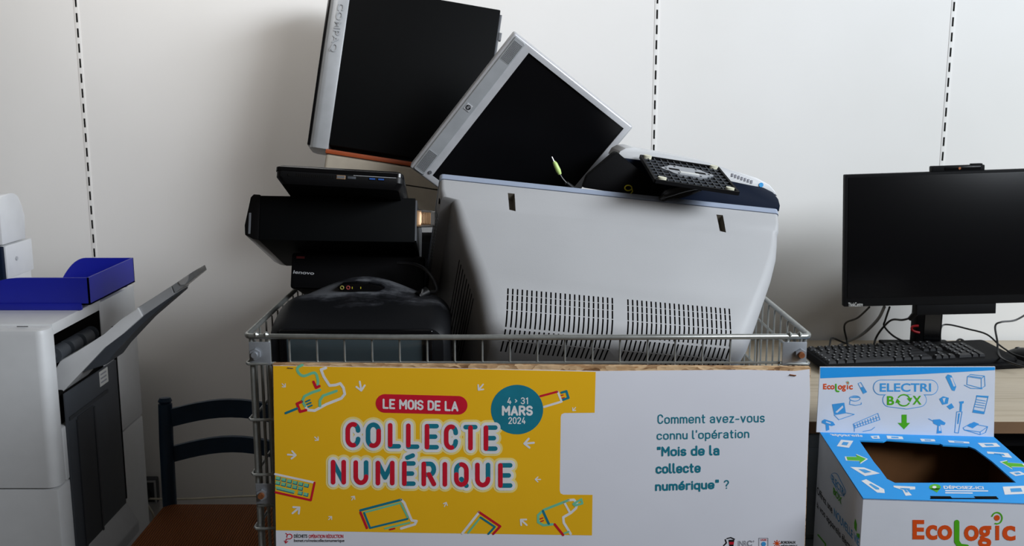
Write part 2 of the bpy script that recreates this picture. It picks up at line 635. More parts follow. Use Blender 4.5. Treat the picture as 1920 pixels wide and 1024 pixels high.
def _glyphs():
    G = {}
    b = lambda cx, cy, r, a0, a1, ry=None: arc(cx, cy, r, r if ry is None else ry, a0, a1, 10)
    bowl = b(.27, .55, .27, 180, 360, .2) + [(.54, .8)] + b(.27, .8, .27, 0, 180, .2) + [(0, .55)]
    G['L'] = (.5, [[(0, 0), (0, 1), (.5, 1)]])
    G['E'] = (.5, [[(.5, 0), (0, 0), (0, 1), (.5, 1)], [(0, .5), (.42, .5)]])
    G['M'] = (.72, [[(0, 1), (0, 0), (.36, .6), (.72, 0), (.72, 1)]])
    G['O'] = (.58, [b(.29, .3, .29, 180, 360, .3) + [(.58, .7)] + b(.29, .7, .29, 0, 180, .3) + [(0, .3)]])
    G['0'] = (.5, [b(.25, .28, .25, 180, 360, .28) + [(.5, .72)] + b(.25, .72, .25, 0, 180, .28) + [(0, .28)]])
    G['I'] = (0.0, [[(0, 0), (0, 1)]])
    G['S'] = (.54, [b(.27, .25, .27, -20, -180, .25)[0:] + b(.27, .25, .27, 180, 110, .25) + b(.27, .75, .27, -70, 0, .25) + b(.27, .75, .27, 0, 165, .25)])
    G['D'] = (.57, [[(0, 0), (.27, 0)] + b(.27, .3, .3, -90, 0, .3) + [(.57, .7)] + b(.27, .7, .3, 0, 90, .3) + [(0, 1), (0, 0)]])
    G['A'] = (.64, [[(0, 1), (.32, 0), (.64, 1)], [(.1, .7), (.54, .7)]])
    G['R'] = (.56, [[(0, 1), (0, 0), (.3, 0)] + b(.3, .26, .26, -90, 90, .26) + [(0, .52)], [(.28, .52), (.56, 1)]])
    G['C'] = (.56, [b(.28, .3, .28, -10, -180, .3) + b(.28, .7, .28, 180, 10, .3)])
    G['N'] = (.6, [[(0, 1), (0, 0), (.6, 1), (.6, 0)]])
    G['1'] = (.2, [[(0, .2), (.2, 0), (.2, 1)]])
    G['2'] = (.5, [b(.25, .27, .25, 190, 390, .27) + [(0, 1), (.5, 1)]])
    G['3'] = (.5, [b(.24, .25, .24, 200, 450, .25), b(.24, .74, .26, -90, 160, .26)])
    G['4'] = (.52, [[(.3, 0), (0, .75), (.52, .75)], [(.38, .5), (.38, 1)]])
    G['>'] = (.24, [[(0, .3), (.24, .52), (0, .74)]])
    G['o'] = (.54, [bowl])
    G['c'] = (.5, [b(.26, .56, .26, -15, -180, .21) + b(.26, .8, .26, 180, 15, .2)])
    G['e'] = (.54, [[(0, .69), (.54, .69), (.54, .56)] + b(.27, .56, .27, 0, -180, .21) + [(0, .8)] + b(.27, .8, .27, 180, 25, .2)])
    G['é'] = (.54, G['e'][1] + [[(.24, .18), (.4, 0.02)]])
    n = [[(0, .35), (0, 1)], [(0, .6)] + b(.24, .58, .24, 180, 360, .23) + [(.48, 1)]]
    G['n'] = (.48, n)
    G['m'] = (.8, [[(0, .35), (0, 1)], [(0, .56)] + b(.2, .55, .2, 180, 360, .2) + [(.4, 1)], [(.4, .56)] + b(.6, .55, .2, 180, 360, .2) + [(.8, 1)]])
    G['r'] = (.32, [[(0, .35), (0, 1)], [(0, .62)] + b(.26, .6, .26, 180, 290, .25)])
    G['u'] = (.48, [[(.48, .35), (.48, 1)], [(0, .35), (0, .77)] + b(.24, .77, .24, 180, 0, .23)])
    G['t'] = (.34, [[(.12, .1), (.12, .85)] + b(.27, .85, .15, 180, 80, .15), [(0, .36), (.32, .36)]])
    G['i'] = (.0, [[(0, .36), (0, 1)], [(0, .08), (0, .1)]])
    G['l'] = (.16, [[(0, 0), (0, .86)] + b(.16, .86, .16, 180, 90, .14)])
    G['d'] = (.52, [[(.52, 0), (.52, 1)], b(.26, .56, .26, 0, -180, .21) + [(0, .8)] + b(.26, .8, .26, 180, 0, .2)])
    G['q'] = (.52, [[(.52, .36), (.52, 1.28)], b(.26, .56, .26, 0, -180, .21) + [(0, .8)] + b(.26, .8, .26, 180, 0, .2)])
    G['p'] = (.52, [[(0, .36), (0, 1.28)], b(.26, .56, .26, 180, 360, .21) + [(.52, .8)] + b(.26, .8, .26, 0, 180, .2)])
    G['a'] = (.5, [b(.24, .53, .24, 200, 360, .18) + [(.48, 1)], [(.48, .64), (.2, .64)] + b(.2, .82, .2, -90, -270, .18) + [(.32, 1), (.48, .9)]])
    G['v'] = (.5, [[(0, .36), (.25, 1), (.5, .36)]])
    G['s'] = (.46, [b(.23, .52, .22, -25, -180, .165) + b(.23, .52, .22, 180, 100, .165) + b(.23, .84, .23, -80, 0, .16) + b(.23, .84, .23, 0, 155, .16)])
    G['z'] = (.44, [[(0, .36), (.44, .36), (0, 1), (.44, 1)]])
    G['-'] = (.36, [[(0, .66), (.36, .66)]])
    G["'"] = (.0, [[(0, 0), (0, .2)]])
    G['"'] = (.2, [[(0, 0), (0, .2)], [(.2, 0), (.2, .2)]])
    G['?'] = (.46, [b(.23, .24, .23, 190, 400, .24) + [(.23, .6), (.23, .72)], [(.23, .98), (.23, 1)]])
    return G


GLYPH = _glyphs()


def tag(o, label, cat, group=None, kind=None):
    o['label'] = label
    o['category'] = cat
    if group:
        o['group'] = group
    if kind:
        o['kind'] = kind
    return o


def thing(name, label, cat, loc=(0, 0, 0), rot=(0, 0, 0), group=None):
    o = bpy.data.objects.new(name, None)
    o.empty_display_size = 0.05
    COL.objects.link(o)
    o.location = loc
    o.rotation_euler = rot
    tag(o, label, cat, group)
    return o, T(loc, rot)


def struct(name, mb, m):
    o = mb.build(name, m)
    o['kind'] = 'structure'
    return o


def cut(o, cutter, m):
    """subtract the boxes in cutter from o, the recess lined with material m"""
    c = cutter.build('cutter', [m], o.parent, smooth=0)
    bpy.context.view_layer.update()
    o.data.materials.append(m)
    c.data.materials.clear()
    for mm in o.data.materials:
        c.data.materials.append(mm)
    idx = len(o.data.materials) - 1
    for p in c.data.polygons:
        p.material_index = idx
    md = o.modifiers.new('cut', 'BOOLEAN')
    md.operation = 'DIFFERENCE'
    md.solver = 'EXACT'
    md.object = c
    dg = bpy.context.evaluated_depsgraph_get()
    dg.update()
    par = o.parent
    me = bpy.data.meshes.new_from_object(o.evaluated_get(dg))
    o.modifiers.clear()
    o.data = me
    bpy.data.objects.remove(c)
    return o


# ================================================================== THE ROOM
WY = 2.84
struct('wall_back', MB().box(-3.2, 3.4, WY, WY + 0.1, 0, 2.75), M_WALL)
struct('floor', MB().box(-3.3, 3.5, -3.0, WY + 0.1, -0.1, 0), M_FLOOR)
struct('baseboard_back', MB().box(-3.2, 3.4, WY - 0.012, WY, 0, 0.09, 0.003), M_WHITEP)
for k, (px, py, ph) in enumerate(((157, 200, 0.011), (1229, 150, 0.02), (1778, 150, 0.0))):
    X = PY(px, py, WY).x
    rail = struct('trim_%d' % (k + 1), MB().box(X - 0.0065, X + 0.0065, WY - 0.0012, WY, 0.12, 2.6, 0.0004), M_WALL)
    mb = MB()
    z = 0.2 + ph
    while z < 2.55:
        mb.box(X - 0.0022, X + 0.0022, WY - 0.0018, WY - 0.0005, z, z + 0.0245)
        z += 0.0405
    so = mb.build('slots', M_DARK, rail, smooth=0)

# wall scuffs near the tray
# ================================================================== MULTIFUNCTION PRINTER (left)
PX, PFY, PBY, PTZ = -1.01, 2.13, 2.66, 0.937
pr, _ = thing('office_printer', 'large grey-white floor-standing office printer at the left edge with its side tray open', 'printer', (-1.28, 2.4, 0))


def pw(mb, name, m, parent=None, **k):
    """build a mesh given in room coordinates as a part of the thing"""
    root = parent
    while root.parent is not None:
        root = root.parent
    bmesh.ops.transform(mb.bm, matrix=T(root.location, root.rotation_euler).inverted(), verts=mb.bm.verts[:])
    return mb.build(name, m, parent, **k)


SEAM = PY(90, 917, PFY).z
pw(MB().box(-1.62, PX, PFY, PBY, 0.05, SEAM - 0.002, 0.008), 'lower_cabinet', M_WHITEP, pr)
# upper body : walls around the roller cavity on the right
mb = MB()
mb.box(-1.62, PX - 0.16, PFY + 0.01, PBY, SEAM, PTZ - 0.03, 0.004)
mb.box(-1.62, PX, PFY + 0.05, 2.429, SEAM, 0.70, 0.004)
mb.box(-1.62, PX, 2.43, PBY, SEAM, PTZ - 0.002, 0.006)
pw(mb, 'body', M_WHITEP, pr)
mb = MB()
mb.loft([[(x, y, z) for x, y in rrect(-1.62, PX, PFY, PFY + 0.06, 0.022, 6)] for z in (SEAM + 0.002, PTZ - 0.012)] +
        [[(x, y, PTZ - 0.003) for x, y in rrect(-1.618, PX - 0.003, PFY + 0.003, PFY + 0.06, 0.02, 6)]] +
        [[(x, y, PTZ) for x, y in rrect(-1.61, PX - 0.011, PFY + 0.011, PFY + 0.06, 0.014, 6)]])
pw(mb, 'front_cover', M_WHITEP, pr)
mb = MB()
mb.box(-1.62, PX - 0.002, PFY + 0.045, 2.44, PTZ - 0.022, PTZ + 0.004, 0.004)
top = pw(mb, 'top_panel', M_WHITEP, pr)
a = PZ(42, 612, PTZ + 0.0045)
pw(MB().box(a.x - 0.012, a.x + 0.012, a.y - 0.001, a.y + 0.001, PTZ + 0.0035, PTZ + 0.0048), 'slot_mark', M_DARK, top)
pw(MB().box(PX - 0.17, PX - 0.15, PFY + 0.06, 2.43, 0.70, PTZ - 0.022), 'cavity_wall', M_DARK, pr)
pw(MB().box(PX - 0.15, PX - 0.003, 2.425, 2.4305, 0.70, PTZ - 0.022), 'cavity_end_shade', M_DARK, pr)  # dark sheet added to paint the cavity's shade on its end face
rollers = MB()
for dz, dx, r in ((0.858, -0.024, 0.019), (0.81, -0.06, 0.014)):
    rollers.cyl((PX + dx, PFY + 0.07, dz), (PX + dx, 2.43, dz), 0.008, n=12)
    for k in range(5):
        y0 = PFY + 0.085 + k * 0.068
        rollers.cyl((PX + dx, y0, dz), (PX + dx, y0 + 0.05, dz), r, n=18)
pw(rollers, 'roller', M_DGREY, pr)
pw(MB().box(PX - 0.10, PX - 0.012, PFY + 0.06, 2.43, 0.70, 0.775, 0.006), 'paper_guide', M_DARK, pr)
# dark side door with ribs and pale sill
sd = MB().box(PX, PX + 0.006, PFY + 0.062, 2.49, 0.30, 0.775, 0.002)
side = pw(sd, 'side_door', M_DGREY, pr)
rb = MB()
for y in (2.235, 2.33):
    rb.box(PX + 0.005, PX + 0.009, y, y + 0.008, 0.36, 0.70)
rb.box(PX + 0.005, PX + 0.009, PFY + 0.07, 2.42, 0.71, 0.718)
pw(rb, 'rib', M_DGREY2, side, smooth=0)
pw(MB().box(PX + 0.0055, PX + 0.0075, 2.243, 2.33, 0.36, 0.705), 'panel_recess', M_DGREY2, side, smooth=0)
pw(MB().box(PX - 0.001, PX + 0.0065, 2.49, 2.496, 0.40, 0.86), 'door_gap', M_DARK, side, smooth=0)
pw(MB().prism([(PX, 2.19, 0.40), (PX, 2.49, 0.40), (PX + 0.035, 2.49, 0.34), (PX + 0.035, 2.19, 0.34)], (0, 0, -0.03), bev=0.003), 'door_sill', M_GREYP, side)
st = MB().box(PX + 0.006, PX + 0.0072, 2.38, 2.43, 0.735, 0.772, mi=0)
for k in range(3):
    st.box(PX + 0.007, PX + 0.0075, 2.385, 2.42, 0.742 + k * 0.01, 0.746 + k * 0.01, mi=1)
pw(st, 'sticker', [M_STICK, M_PGREY], side, smooth=0)
# open side tray: swept profile
TY0, TY1 = 2.225, 2.36
prof_top = [(93, 712), (113, 676), (150, 656), (195, 627), (226, 600), (258, 577)]
prof_bot = [(267, 594), (232, 625), (195, 653), (145, 706), (111, 742), (93, 758)]
tray = pw(MB().prism([PY(x, y, TY0) for x, y in prof_top + prof_bot], (0, TY1 - TY0, 0), bev=0.003), 'output_tray', M_WHITEP, pr)
pw(MB().prism([PY(x, y, TY0 + 0.012) for x, y in ((150, 700), (200, 648), (266, 592), (324, 552), (326, 557), (262, 612), (215, 662), (199, 684))], (0, TY1 - TY0 - 0.03, 0), bev=0.003), 'tray_underside', M_DGREY, tray)
pw(MB().prism([PY(x, y, TY0 + 0.006) for x, y in ((258, 577), (320, 537), (326, 553), (267, 594))], (0, 0.11, 0), bev=0.002), 'tray_extension', M_GREYP, tray)
pw(MB().prism([PY(x, y, TY0 + 0.008) for x, y in ((322, 536), (362, 509), (366, 519), (328, 550))], (0, 0.09, 0), bev=0.002), 'extension_flap', M_CLEAR, tray)
pw(MB().prism([PY(x, y, TY0 + 0.004) for x, y in ((334, 529), (353, 516), (352, 527), (346, 534), (338, 535))], (0, 0.07, 0), bev=0.0015), 'finger_stop', M_WHITEP, tray)
# scanner tower on the left of the tray
sx = -1.25
yf, yb = 2.46, 2.612
zz0, zz1 = PY(35, 456, 2.5).z, PY(30, 364, 2.5).z
prof = [(yf, zz0), (yb - 0.030, zz0), (yb - 0.030, zz0 + 0.05)] + [(yf + 0.06 + 0.062 * math.cos(R(a)), zz1 - 0.06 + 0.06 * math.sin(R(a))) for a in range(0, 91, 10)] + [(yf, zz1)]
pw(MB().prism([(-1.62, y, z) for y, z in prof], (0.37, 0, 0), bev=0.006), 'document_feeder', M_WHITEP, pr)
pw(MB().box(-1.62, sx - 0.012, yf - 0.004, yf + 0.01, zz0 + 0.01, zz1 - 0.03, 0.003), 'feeder_mouth', M_NAVY, pr)
zs = PY(50, 520, 2.5).z
pw(MB().box(-1.62, sx, yf + 0.012, yb, zs, zz0 - 0.003, 0.005), 'scanner_unit', M_WHITEP, pr)
pw(MB().box(-1.62, sx - 0.004, yf - 0.004, yf + 0.014, 0.97, zz0 - 0.004, 0.004), 'control_panel', M_NAVY, pr)
pw(MB().box(sx - 0.03, sx - 0.004, yf + 0.03, yb - 0.01, PTZ - 0.005, zs + 0.004, 0.003), 'scanner_post', M_WHITEP, pr)
pw(MB().cyl((sx + 0.001, yf + 0.06, zs + 0.045), (sx + 0.003, yf + 0.06, zs + 0.045), 0.005), 'lock', M_GREYP, pr)

# ---- blue letter tray on the printer
bt, _ = thing('paper_tray', 'empty cobalt blue plastic letter tray lying on top of the grey printer', 'tray', (-1.1, 2.48, PTZ + 0.004))
mb = MB()
zf = PTZ + 0.0045
YN, YB_, XR, XL = 2.315, 2.60, -0.985, -1.178
zt = PY(185, 521, YN).z
mb.box(XL - 0.0, XR, YN, YB_, zf + 0.012, zf + 0.0155)
def side_wall(y0, y1, xl):
    pr_ = [(xl, zf + 0.012), (XR, zf + 0.012), (XR, zt)] + [(xl + 0.07 - 0.07 * (1 - (1 - t) ** 2) ** 0.5 * 1.0 if False else xl + 0.085 * (1 - t), zf + 0.012 + (zt - zf - 0.012) * (1 - t ** 2.2)) for t in [k / 8 for k in range(9)]][:-1]
    mb.prism([(x, y0, z) for x, z in pr_], (0, y1 - y0, 0))
XF = -1.30
zt0 = zt
pr_ = [(XF, zf + 0.012), (XR, zf + 0.012), (XR, zt)] + [(XF + 0.16 * (1 - t), zf + 0.012 + (zt - zf - 0.012) * (1 - t ** 2.0)) for t in [k / 10 for k in range(10)]]
mb.prism([(x, YN, z) for x, z in pr_], (0, 0.0035, 0))
pr_ = [(XL, zf + 0.012), (XR, zf + 0.012), (XR, zt)] + [(XL + 0.07 * (1 - t), zf + 0.012 + (zt - zf - 0.012) * (1 - t ** 2.0)) for t in [k / 10 for k in range(10)]]
mb.prism([(x, YB_ - 0.0035, z) for x, z in pr_], (0, 0.0035, 0))
mb.box(XR - 0.0035, XR, YN, YB_, zf + 0.012, zt)
mb.box(XF + 0.10, XR - 0.02, YN - 0.004, YN + 0.006, zf, zf + 0.016, 0.0015)
mb.box(XF + 0.10, XR - 0.02, YB_ - 0.010, YB_ - 0.002, zf, zf + 0.014, 0.0015)
pw(mb, 'tray_shell', M_BLUE, bt)

# ================================================================== CHAIR behind the cage
ch, _ = thing('wooden_chair', 'dark navy ladder-back chair with woven rush seat between printer and wire cage', 'chair', (-0.69, 2.2, 0))
CY, CX0, CX1, SZ = 2.36, -0.845, -0.535, 0.445
for x in (CX0, CX1):
    mb = MB()
    mb.tube([(x, CY + 0.03, 0), (x, CY + 0.005, 0.25), (x, CY, 0.45), (x, CY + 0.004, 0.60), (x, CY + 0.012, 0.695)], [0.015, 0.017, 0.017, 0.017, 0.0165], 14)
    mb.tube([(x, CY + 0.012, 0.694), (x, CY + 0.012, 0.697), (x, CY + 0.012, 0.702), (x, CY + 0.013, 0.71)], [0.0165, 0.013, 0.017, 0.013], 14)
    pw(mb, 'back_post', M_CHAIR, ch)
    pw(MB().tube([(x, CY - 0.33, 0), (x, CY - 0.33, 0.3), (x, CY - 0.33, SZ - 0.005)], [0.013, 0.016, 0.017], 14), 'leg', M_CHAIR, ch)
for (z0, z1, ym) in ((0.635, 0.680, 0.02), (0.545, 0.585, 0.02)):
    rings = []
    for k in range(13):
        t = k / 12
        x = CX0 + (CX1 - CX0) * t
        b = math.sin(math.pi * t)
        zc = 0.022 * b
        y = CY + 0.008 + 0.02 * b
        rings.append([(x, y - 0.006, z0 + zc), (x, y + 0.006, z0 + zc), (x, y + 0.006, z1 + zc), (x, y - 0.006, z1 + zc)])
    pw(MB().loft(rings), 'back_slat', M_CHAIR, ch)
mb = MB()
rings = []
for t, ins in ((0, 0.0), (0.012, -0.006), (0.03, -0.004), (0.036, 0.006)):
    rings.append([(x, y, SZ - 0.036 + t) for x, y in rrect(CX0 - 0.008 + ins, CX1 + 0.008 - ins, CY - 0.35 + ins, CY - 0.005 - ins, 0.02, 4)])
pw(mb.loft(rings), 'seat', M_RUSH, ch)
for z in (0.16, 0.27):
    pw(MB().cyl((CX0, CY - 0.33, z), (CX1, CY - 0.33, z), 0.009, n=12), 'stretcher', M_CHAIR, ch)
    for x in (CX0, CX1):
        pw(MB().cyl((x, CY - 0.33, z + 0.03), (x, CY + 0.015, z + 0.03), 0.009, n=12), 'stretcher', M_CHAIR, ch)

# ---- wall socket, plug and cords
so = PY(277, 916, WY)
sk, _ = thing('wall_socket', 'surface-mounted power socket low on the wall behind the chair post', 'socket', (so.x, WY, so.z))
mb = MB().box(so.x - 0.036, so.x + 0.036, WY - 0.032, WY - 0.0005, so.z - 0.036, so.z + 0.04, 0.006)
pw(mb, 'housing', M_DGREY, sk)
pw(MB().frame((so.x - 0.030, so.x + 0.036, so.z - 0.033, so.z + 0.037), (so.x - 0.026, so.x + 0.032, so.z - 0.029, so.z + 0.033), WY - 0.036, WY - 0.030), 'cover_frame', M_GREYP, sk)
pg, _ = thing('power_plug', 'black mains plug pushed into the wall socket with its cord hanging', 'plug', (so.x, WY - 0.04, so.z))
pw(MB().cyl((so.x + 0.002, WY - 0.0365, so.z - 0.002), (so.x + 0.002, WY - 0.07, so.z - 0.004), 0.021, 0.018), 'plug_body', M_BLACK, pg)
pw(MB().tube(smooth_path([(so.x, WY - 0.07, so.z - 0.008), (so.x + 0.004, WY - 0.085, so.z - 0.05), (so.x + 0.002, WY - 0.06, so.z - 0.14), (so.x - 0.006, WY - 0.05, 0.02)]), 0.004), 'cord', M_CORD, pg)
cw = MB().tube(smooth_path([PY(60, 925, 2.80), PY(255, 934, 2.80), PY(340, 936, 2.80), PY(480, 930, 2.80), PY(600, 930, 2.80)]), 0.0032)
tag(cw.build('wall_cable', M_WCORD), 'thin cream cable strung along the wall behind the navy chair', 'cable')
cw = MB().tube(smooth_path([PY(262, 930, 2.79), PY(282, 955, 2.78), PY(288, 975, 2.78), PY(270, 1000, 2.78), PY(235, 1012, 2.79), PY(180, 1020, 2.79)]), 0.003)
tag(cw.build('drooping_cable', M_WCORD), 'cream cable drooping towards the floor below the wall socket', 'cable')

# ================================================================== WIRE CAGE
CGX0, CGX1, CGY0, CGY1, CGZ = -0.478, 0.536, 1.80, 2.64, 1.006
cg, _ = thing('wire_cage', 'galvanised wire mesh cage trolley heaped with discarded computers', 'cage', (0.03, 2.22, 0))
mb = MB()
rr = 0.0052
o_ = 0.008
mb.tube([(CGX0 - o_, CGY0 + 0.01, CGZ), (CGX0 - o_ + 0.003, CGY0 + 0.002, CGZ), (CGX0, CGY0 - 0.002, CGZ), (-0.2, CGY0 - 0.002, CGZ - 0.002), (0.2, CGY0 - 0.002, CGZ - 0.002), (CGX1, CGY0 - 0.002, CGZ), (CGX1 + o_ - 0.003, CGY0 + 0.002, CGZ), (CGX1 + o_, CGY0 + 0.01, CGZ),
         (CGX1 + o_, CGY1, CGZ), (CGX1, CGY1 + 0.004, CGZ), (CGX0, CGY1 + 0.004, CGZ), (CGX0 - o_, CGY1, CGZ)], rr, 10, closed=True)
for x in (CGX0 + 0.012, CGX0 + 0.03, CGX1 - 0.03, CGX1 - 0.012):     # weld beads
    mb.tube([(x - 0.004, CGY0 - 0.002, CGZ + 0.002), (x, CGY0 - 0.002, CGZ + 0.003), (x + 0.004, CGY0 - 0.002, CGZ + 0.002)], [0.004, 0.0066, 0.004], 8)
pw(mb, 'top_rim', M_STEEL, cg)
hz = [0.955 - 0.107 * k for k in range(8)]


def panel(name, p0, p1, n, inset):
    """mesh panel between two upright ends, verticals and horizontals welded"""
    p0, p1 = Vector(p0), Vector(p1)
    d = p1 - p0
    mb = MB()
    for k in range(n + 1):
        q = p0 + d * (k / n)
        mb.cyl((q.x, q.y, 0.20), (q.x, q.y, CGZ - 0.002), 0.0019, n=6)
    for z in hz:
        mb.cyl((p0.x, p0.y, z), (p1.x, p1.y, z), 0.0026, n=6)
    return pw(mb, name, M_STEEL, cg)


panel('front_panel', (CGX0 + 0.07, CGY0 + 0.003, 0), (CGX1 - 0.035, CGY0 + 0.003, 0), 18, 0)
panel('back_panel', (CGX0 + 0.02, CGY1, 0), (CGX1 - 0.02, CGY1, 0), 20, 0)
panel('left_panel', (CGX0 - 0.002, CGY0 + 0.03, 0), (CGX0 - 0.002, CGY1 - 0.02, 0), 16, 0)
panel('right_panel', (CGX1 + 0.002, CGY0 + 0.03, 0), (CGX1 + 0.002, CGY1 - 0.02, 0), 16, 0)
for (x, y, sx_) in ((CGX0, CGY0, 1), (CGX1, CGY0, -1), (CGX0, CGY1, 1), (CGX1, CGY1, -1)):
    mb = MB()
    sy = 1 if y == CGY0 else -1
    for dx, dy, r in ((0.0, 0.004, 0.0042), (0.016 * sx_, 0.012 * sy, 0.003), (0.0, 0.03 * sy, 0.003), (0.033 * sx_, 0.0, 0.0042), (0.024 * sx_, 0.02 * sy, 0.0026)):
        mb.cyl((x + dx, y + dy, 0.14), (x + dx, y + dy, CGZ - 0.004), r, n=10)
    for z in hz:      # tie loops
        mb.tube([(x - 0.007 * sx_, y + 0.03 * sy, z), (x - 0.008 * sx_, y, z), (x - 0.004 * sx_, y - 0.006 * sy, z), (x + 0.012 * sx_, y - 0.006 * sy, z), (x + 0.045 * sx_, y - 0.002 * sy, z)], 0.0029, 8)
    pw(mb, 'corner_post', M_STEEL, cg)
    for zc, h in ((0.974, 0.044), (0.703, 0.04), (0.42, 0.04)):
        w0, w1 = (x - 0.002, x + 0.037) if sx_ > 0 else (x - 0.042, x + 0.002)
        yy = y - 0.006 * sy
        br = pw(MB().box(w0, w1, min(yy, yy + 0.003 * sy), max(yy, yy + 0.003 * sy), zc - h / 2, zc + h / 2, 0.001), 'corner_bracket', M_PLATE, cg)
        bx = x + 0.010 * sx_
        if y == CGY0 and not (sx_ < 0 and zc < 0.9):
            rusty = not (sx_ > 0 and zc > 0.9)
            pw(MB().cyl((bx, yy, zc), (bx, yy - 0.007 * sy, zc), 0.0105, n=6), 'nut', M_PLATE, br, smooth=20)
            pw(MB().cyl((bx, yy - 0.006 * sy, zc), (bx, yy - 0.0125 * sy, zc), 0.0062, 0.0055, n=14), 'bolt', M_RUST if rusty else M_PLATE, br)
mb = MB()
for k in range(22):
    x = CGX0 + (CGX1 - CGX0) * k / 21
    mb.cyl((x, CGY0, 0.672), (x, CGY1, 0.672), 0.0028, n=6)
for k in range(14):
    y = CGY0 + (CGY1 - CGY0) * k / 13
    mb.cyl((CGX0, y, 0.6775), (CGX1, y, 0.6775), 0.0028, n=6)
pw(mb, 'raised_deck', M_STEEL, cg)
for x in (CGX0, CGX1):
    for y in (CGY0 + 0.03, CGY1 - 0.03):
        c = pw(MB().box(x - 0.02, x + 0.02, y - 0.02, y + 0.02, 0.085, 0.15, 0.004), 'caster', M_PLATE, cg)
        pw(MB().cyl((x - 0.012, y, 0.045), (x + 0.012, y, 0.045), 0.045, n=24), 'wheel', M_BLACK, c)

# ================================================================== BOARD AND POSTER
BLOC, BROT = (0.054, 1.785, 0.958), (R(1.2), R(0.45), 0)
bd, MBD = thing('osb_board', 'chipboard panel fixed across the front of the wire cage, only its top edge bare', 'board', BLOC, BROT)
tl = surf_map(MBD, 1, -0.012)
a, b, c, d = tl(511, 683), tl(1520, 690), tl(1509, 1040), tl(518, 1040)
top_l, top_r = a.copy(), b.copy()
mb = MB().prism([a, b, c, d], (0, 0.013, 0))
pb = mb.build('panel', M_OSB, bd)
po, MPO = thing('poster', 'yellow and white poster about a digital collection month covering the front board', 'poster', BLOC, BROT)
m = surf_map(MPO, 1, -0.0125)
MM = [M_PAPER, M_YEL, M_PRED, M_TEAL, M_MINT, M_PWHITE, M_CREAM, M_INK, M_PGREY, M_ORG, M_LBLUE]
WHT, YEL, RED, TEA, MIN, PWH, CRE, INK, PGR, ORG, LBL = range(11)


def pstart():
    return MB()


def pend(mb, name, parent=po, mats=None):
    return mb.build(name, mats or MM, parent, smooth=0, recalc=False)


mb = MB().prism([m(512, 685.5), m(860, 691), m(1120, 696), m(1400, 693.5), m(1490, 696), m(1518, 692.5), m(1519, 740), m(1514, 860), m(1508, 1040), m(518, 1040)], (0, 0.0005, 0))
pend(mb, 'sheet', mats=[M_PAPER])
yl = [(512.3, 686), (860, 691.5), (1117, 697.3), (1115, 774)] + [(1058, 774.5), (1053, 777), (1051.5, 782), (1049.5, 919), (1051, 925), (1056, 927.5)] + [(1111, 928), (1110, 1004), (800, 999.5), (517.5, 994.5)]
mb = MB().fill(m, yl, 0.0002, YEL)
pend(mb, 'yellow_field')
# heading pill
mb = MB()
mb.stroke(m, [(722, 756.5), (859, 760)], 35, 0.0004, RED)
mb.script(m, 'LE MOIS DE LA', ((717.5, 747.5), (859.5, 752.5), (859.5, 771.5), (717.5, 766.5)), 3.6, 0.0006, PWH)
pend(mb, 'heading_pill')
# date badge
mb = MB()
mb.disc(m, 969.5, 768, 49, 0.0004, TEA, 48, 46.5)
mb.script(m, '4 > 31', (951, 745, 990, 758), 1.9, 0.0006, PWH)
mb.script(m, 'MARS', (941, 760.5, 999, 779.5), 4.0, 0.0006, PWH)
mb.script(m, '2024', (953, 782, 985.5, 795), 1.9, 0.0006, PWH)
pend(mb, 'date_badge')
# title
C0 = arc(.5, .30, .5, .30, 0, -180) + arc(.5, .70, .5, .30, 180, 0)
GL = {
    'C': [(RED, arc(.5, .3, .5, .3, -70, -180, 7) + arc(.5, .7, .5, .3, 180, 80, 7)), (TEA, arc(.5, .3, .5, .3, -70, 0, 5)), (TEA, arc(.5, .7, .5, .3, 80, 0, 5))],
    'O': [(RED, [(1, .3)] + [(1, .7)] + arc(.5, .7, .5, .3, 0, 110, 7)), (TEA, arc(.5, .7, .5, .3, 110, 180, 5) + arc(.5, .3, .5, .3, 180, 360, 12))],
    'L': [(RED, [(0, 0), (0, .93)]), (TEA, [(0, 1), (1, 1)])],
    'E': [(TEA, [(0, 0), (1, 0)]), (TEA, [(0, .5), (.85, .5)]), (TEA, [(0, 1), (1, 1)]), (RED, [(0, 0), (0, 1)])],
    'T': [(TEA, [(0, 0), (1, 0)]), (RED, [(.5, 0.02), (.5, 1)])],
    'N': [(RED, [(0, 0), (0, 1)]), (RED, [(1, 0), (1, 1)]), (TEA, [(0, 0), (1, 1)])],
    'U': [(TEA, [(1, 0), (1, .65)]), (RED, [(0, 0), (0, .7)] + arc(.5, .7, .5, .3, 180, 0, 12))],
    'M': [(RED, [(0, 0), (0, 1)]), (RED, [(1, 0), (1, 1)]), (TEA, [(0, 0), (.5, .72), (1, 0)])],
    'R': [(RED, [(.5, .52), (1, 1)]), (TEA, [(0, 0), (.6, 0)] + arc(.6, .27, .4, .27, -90, 90, 8) + [(0, .54)]), (RED, [(0, 0), (0, 1)])],
    'I': [(RED, [(0, 0), (0, 1)])],
    'Q': [(RED, arc(.5, .3, .5, .3, -90, 0, 6) + arc(.5, .7, .5, .3, 0, 180, 12) + [(0, .5)]), (TEA, [(0, .5)] + arc(.5, .3, .5, .3, 180, 270, 6)), (TEA, [(.5, .72), (1, 1.05)])],
}
row1 = [('C', 648, 676), ('O', 686, 714.5), ('L', 727.5, 752), ('L', 761.5, 786.5), ('E', 796.5, 823), ('C', 832.5, 859), ('T', 869, 895.5), ('E', 907, 933)]
row2 = [('N', 620.5, 649), ('U', 663, 691), ('M', 704.5, 740), ('E', 754, 779.5), ('R', 790.5, 818), ('I', 830, 838.5), ('Q', 851.5, 879), ('U', 891, 919.5), ('E', 934, 961)]
SW = 8.6
strokes = []
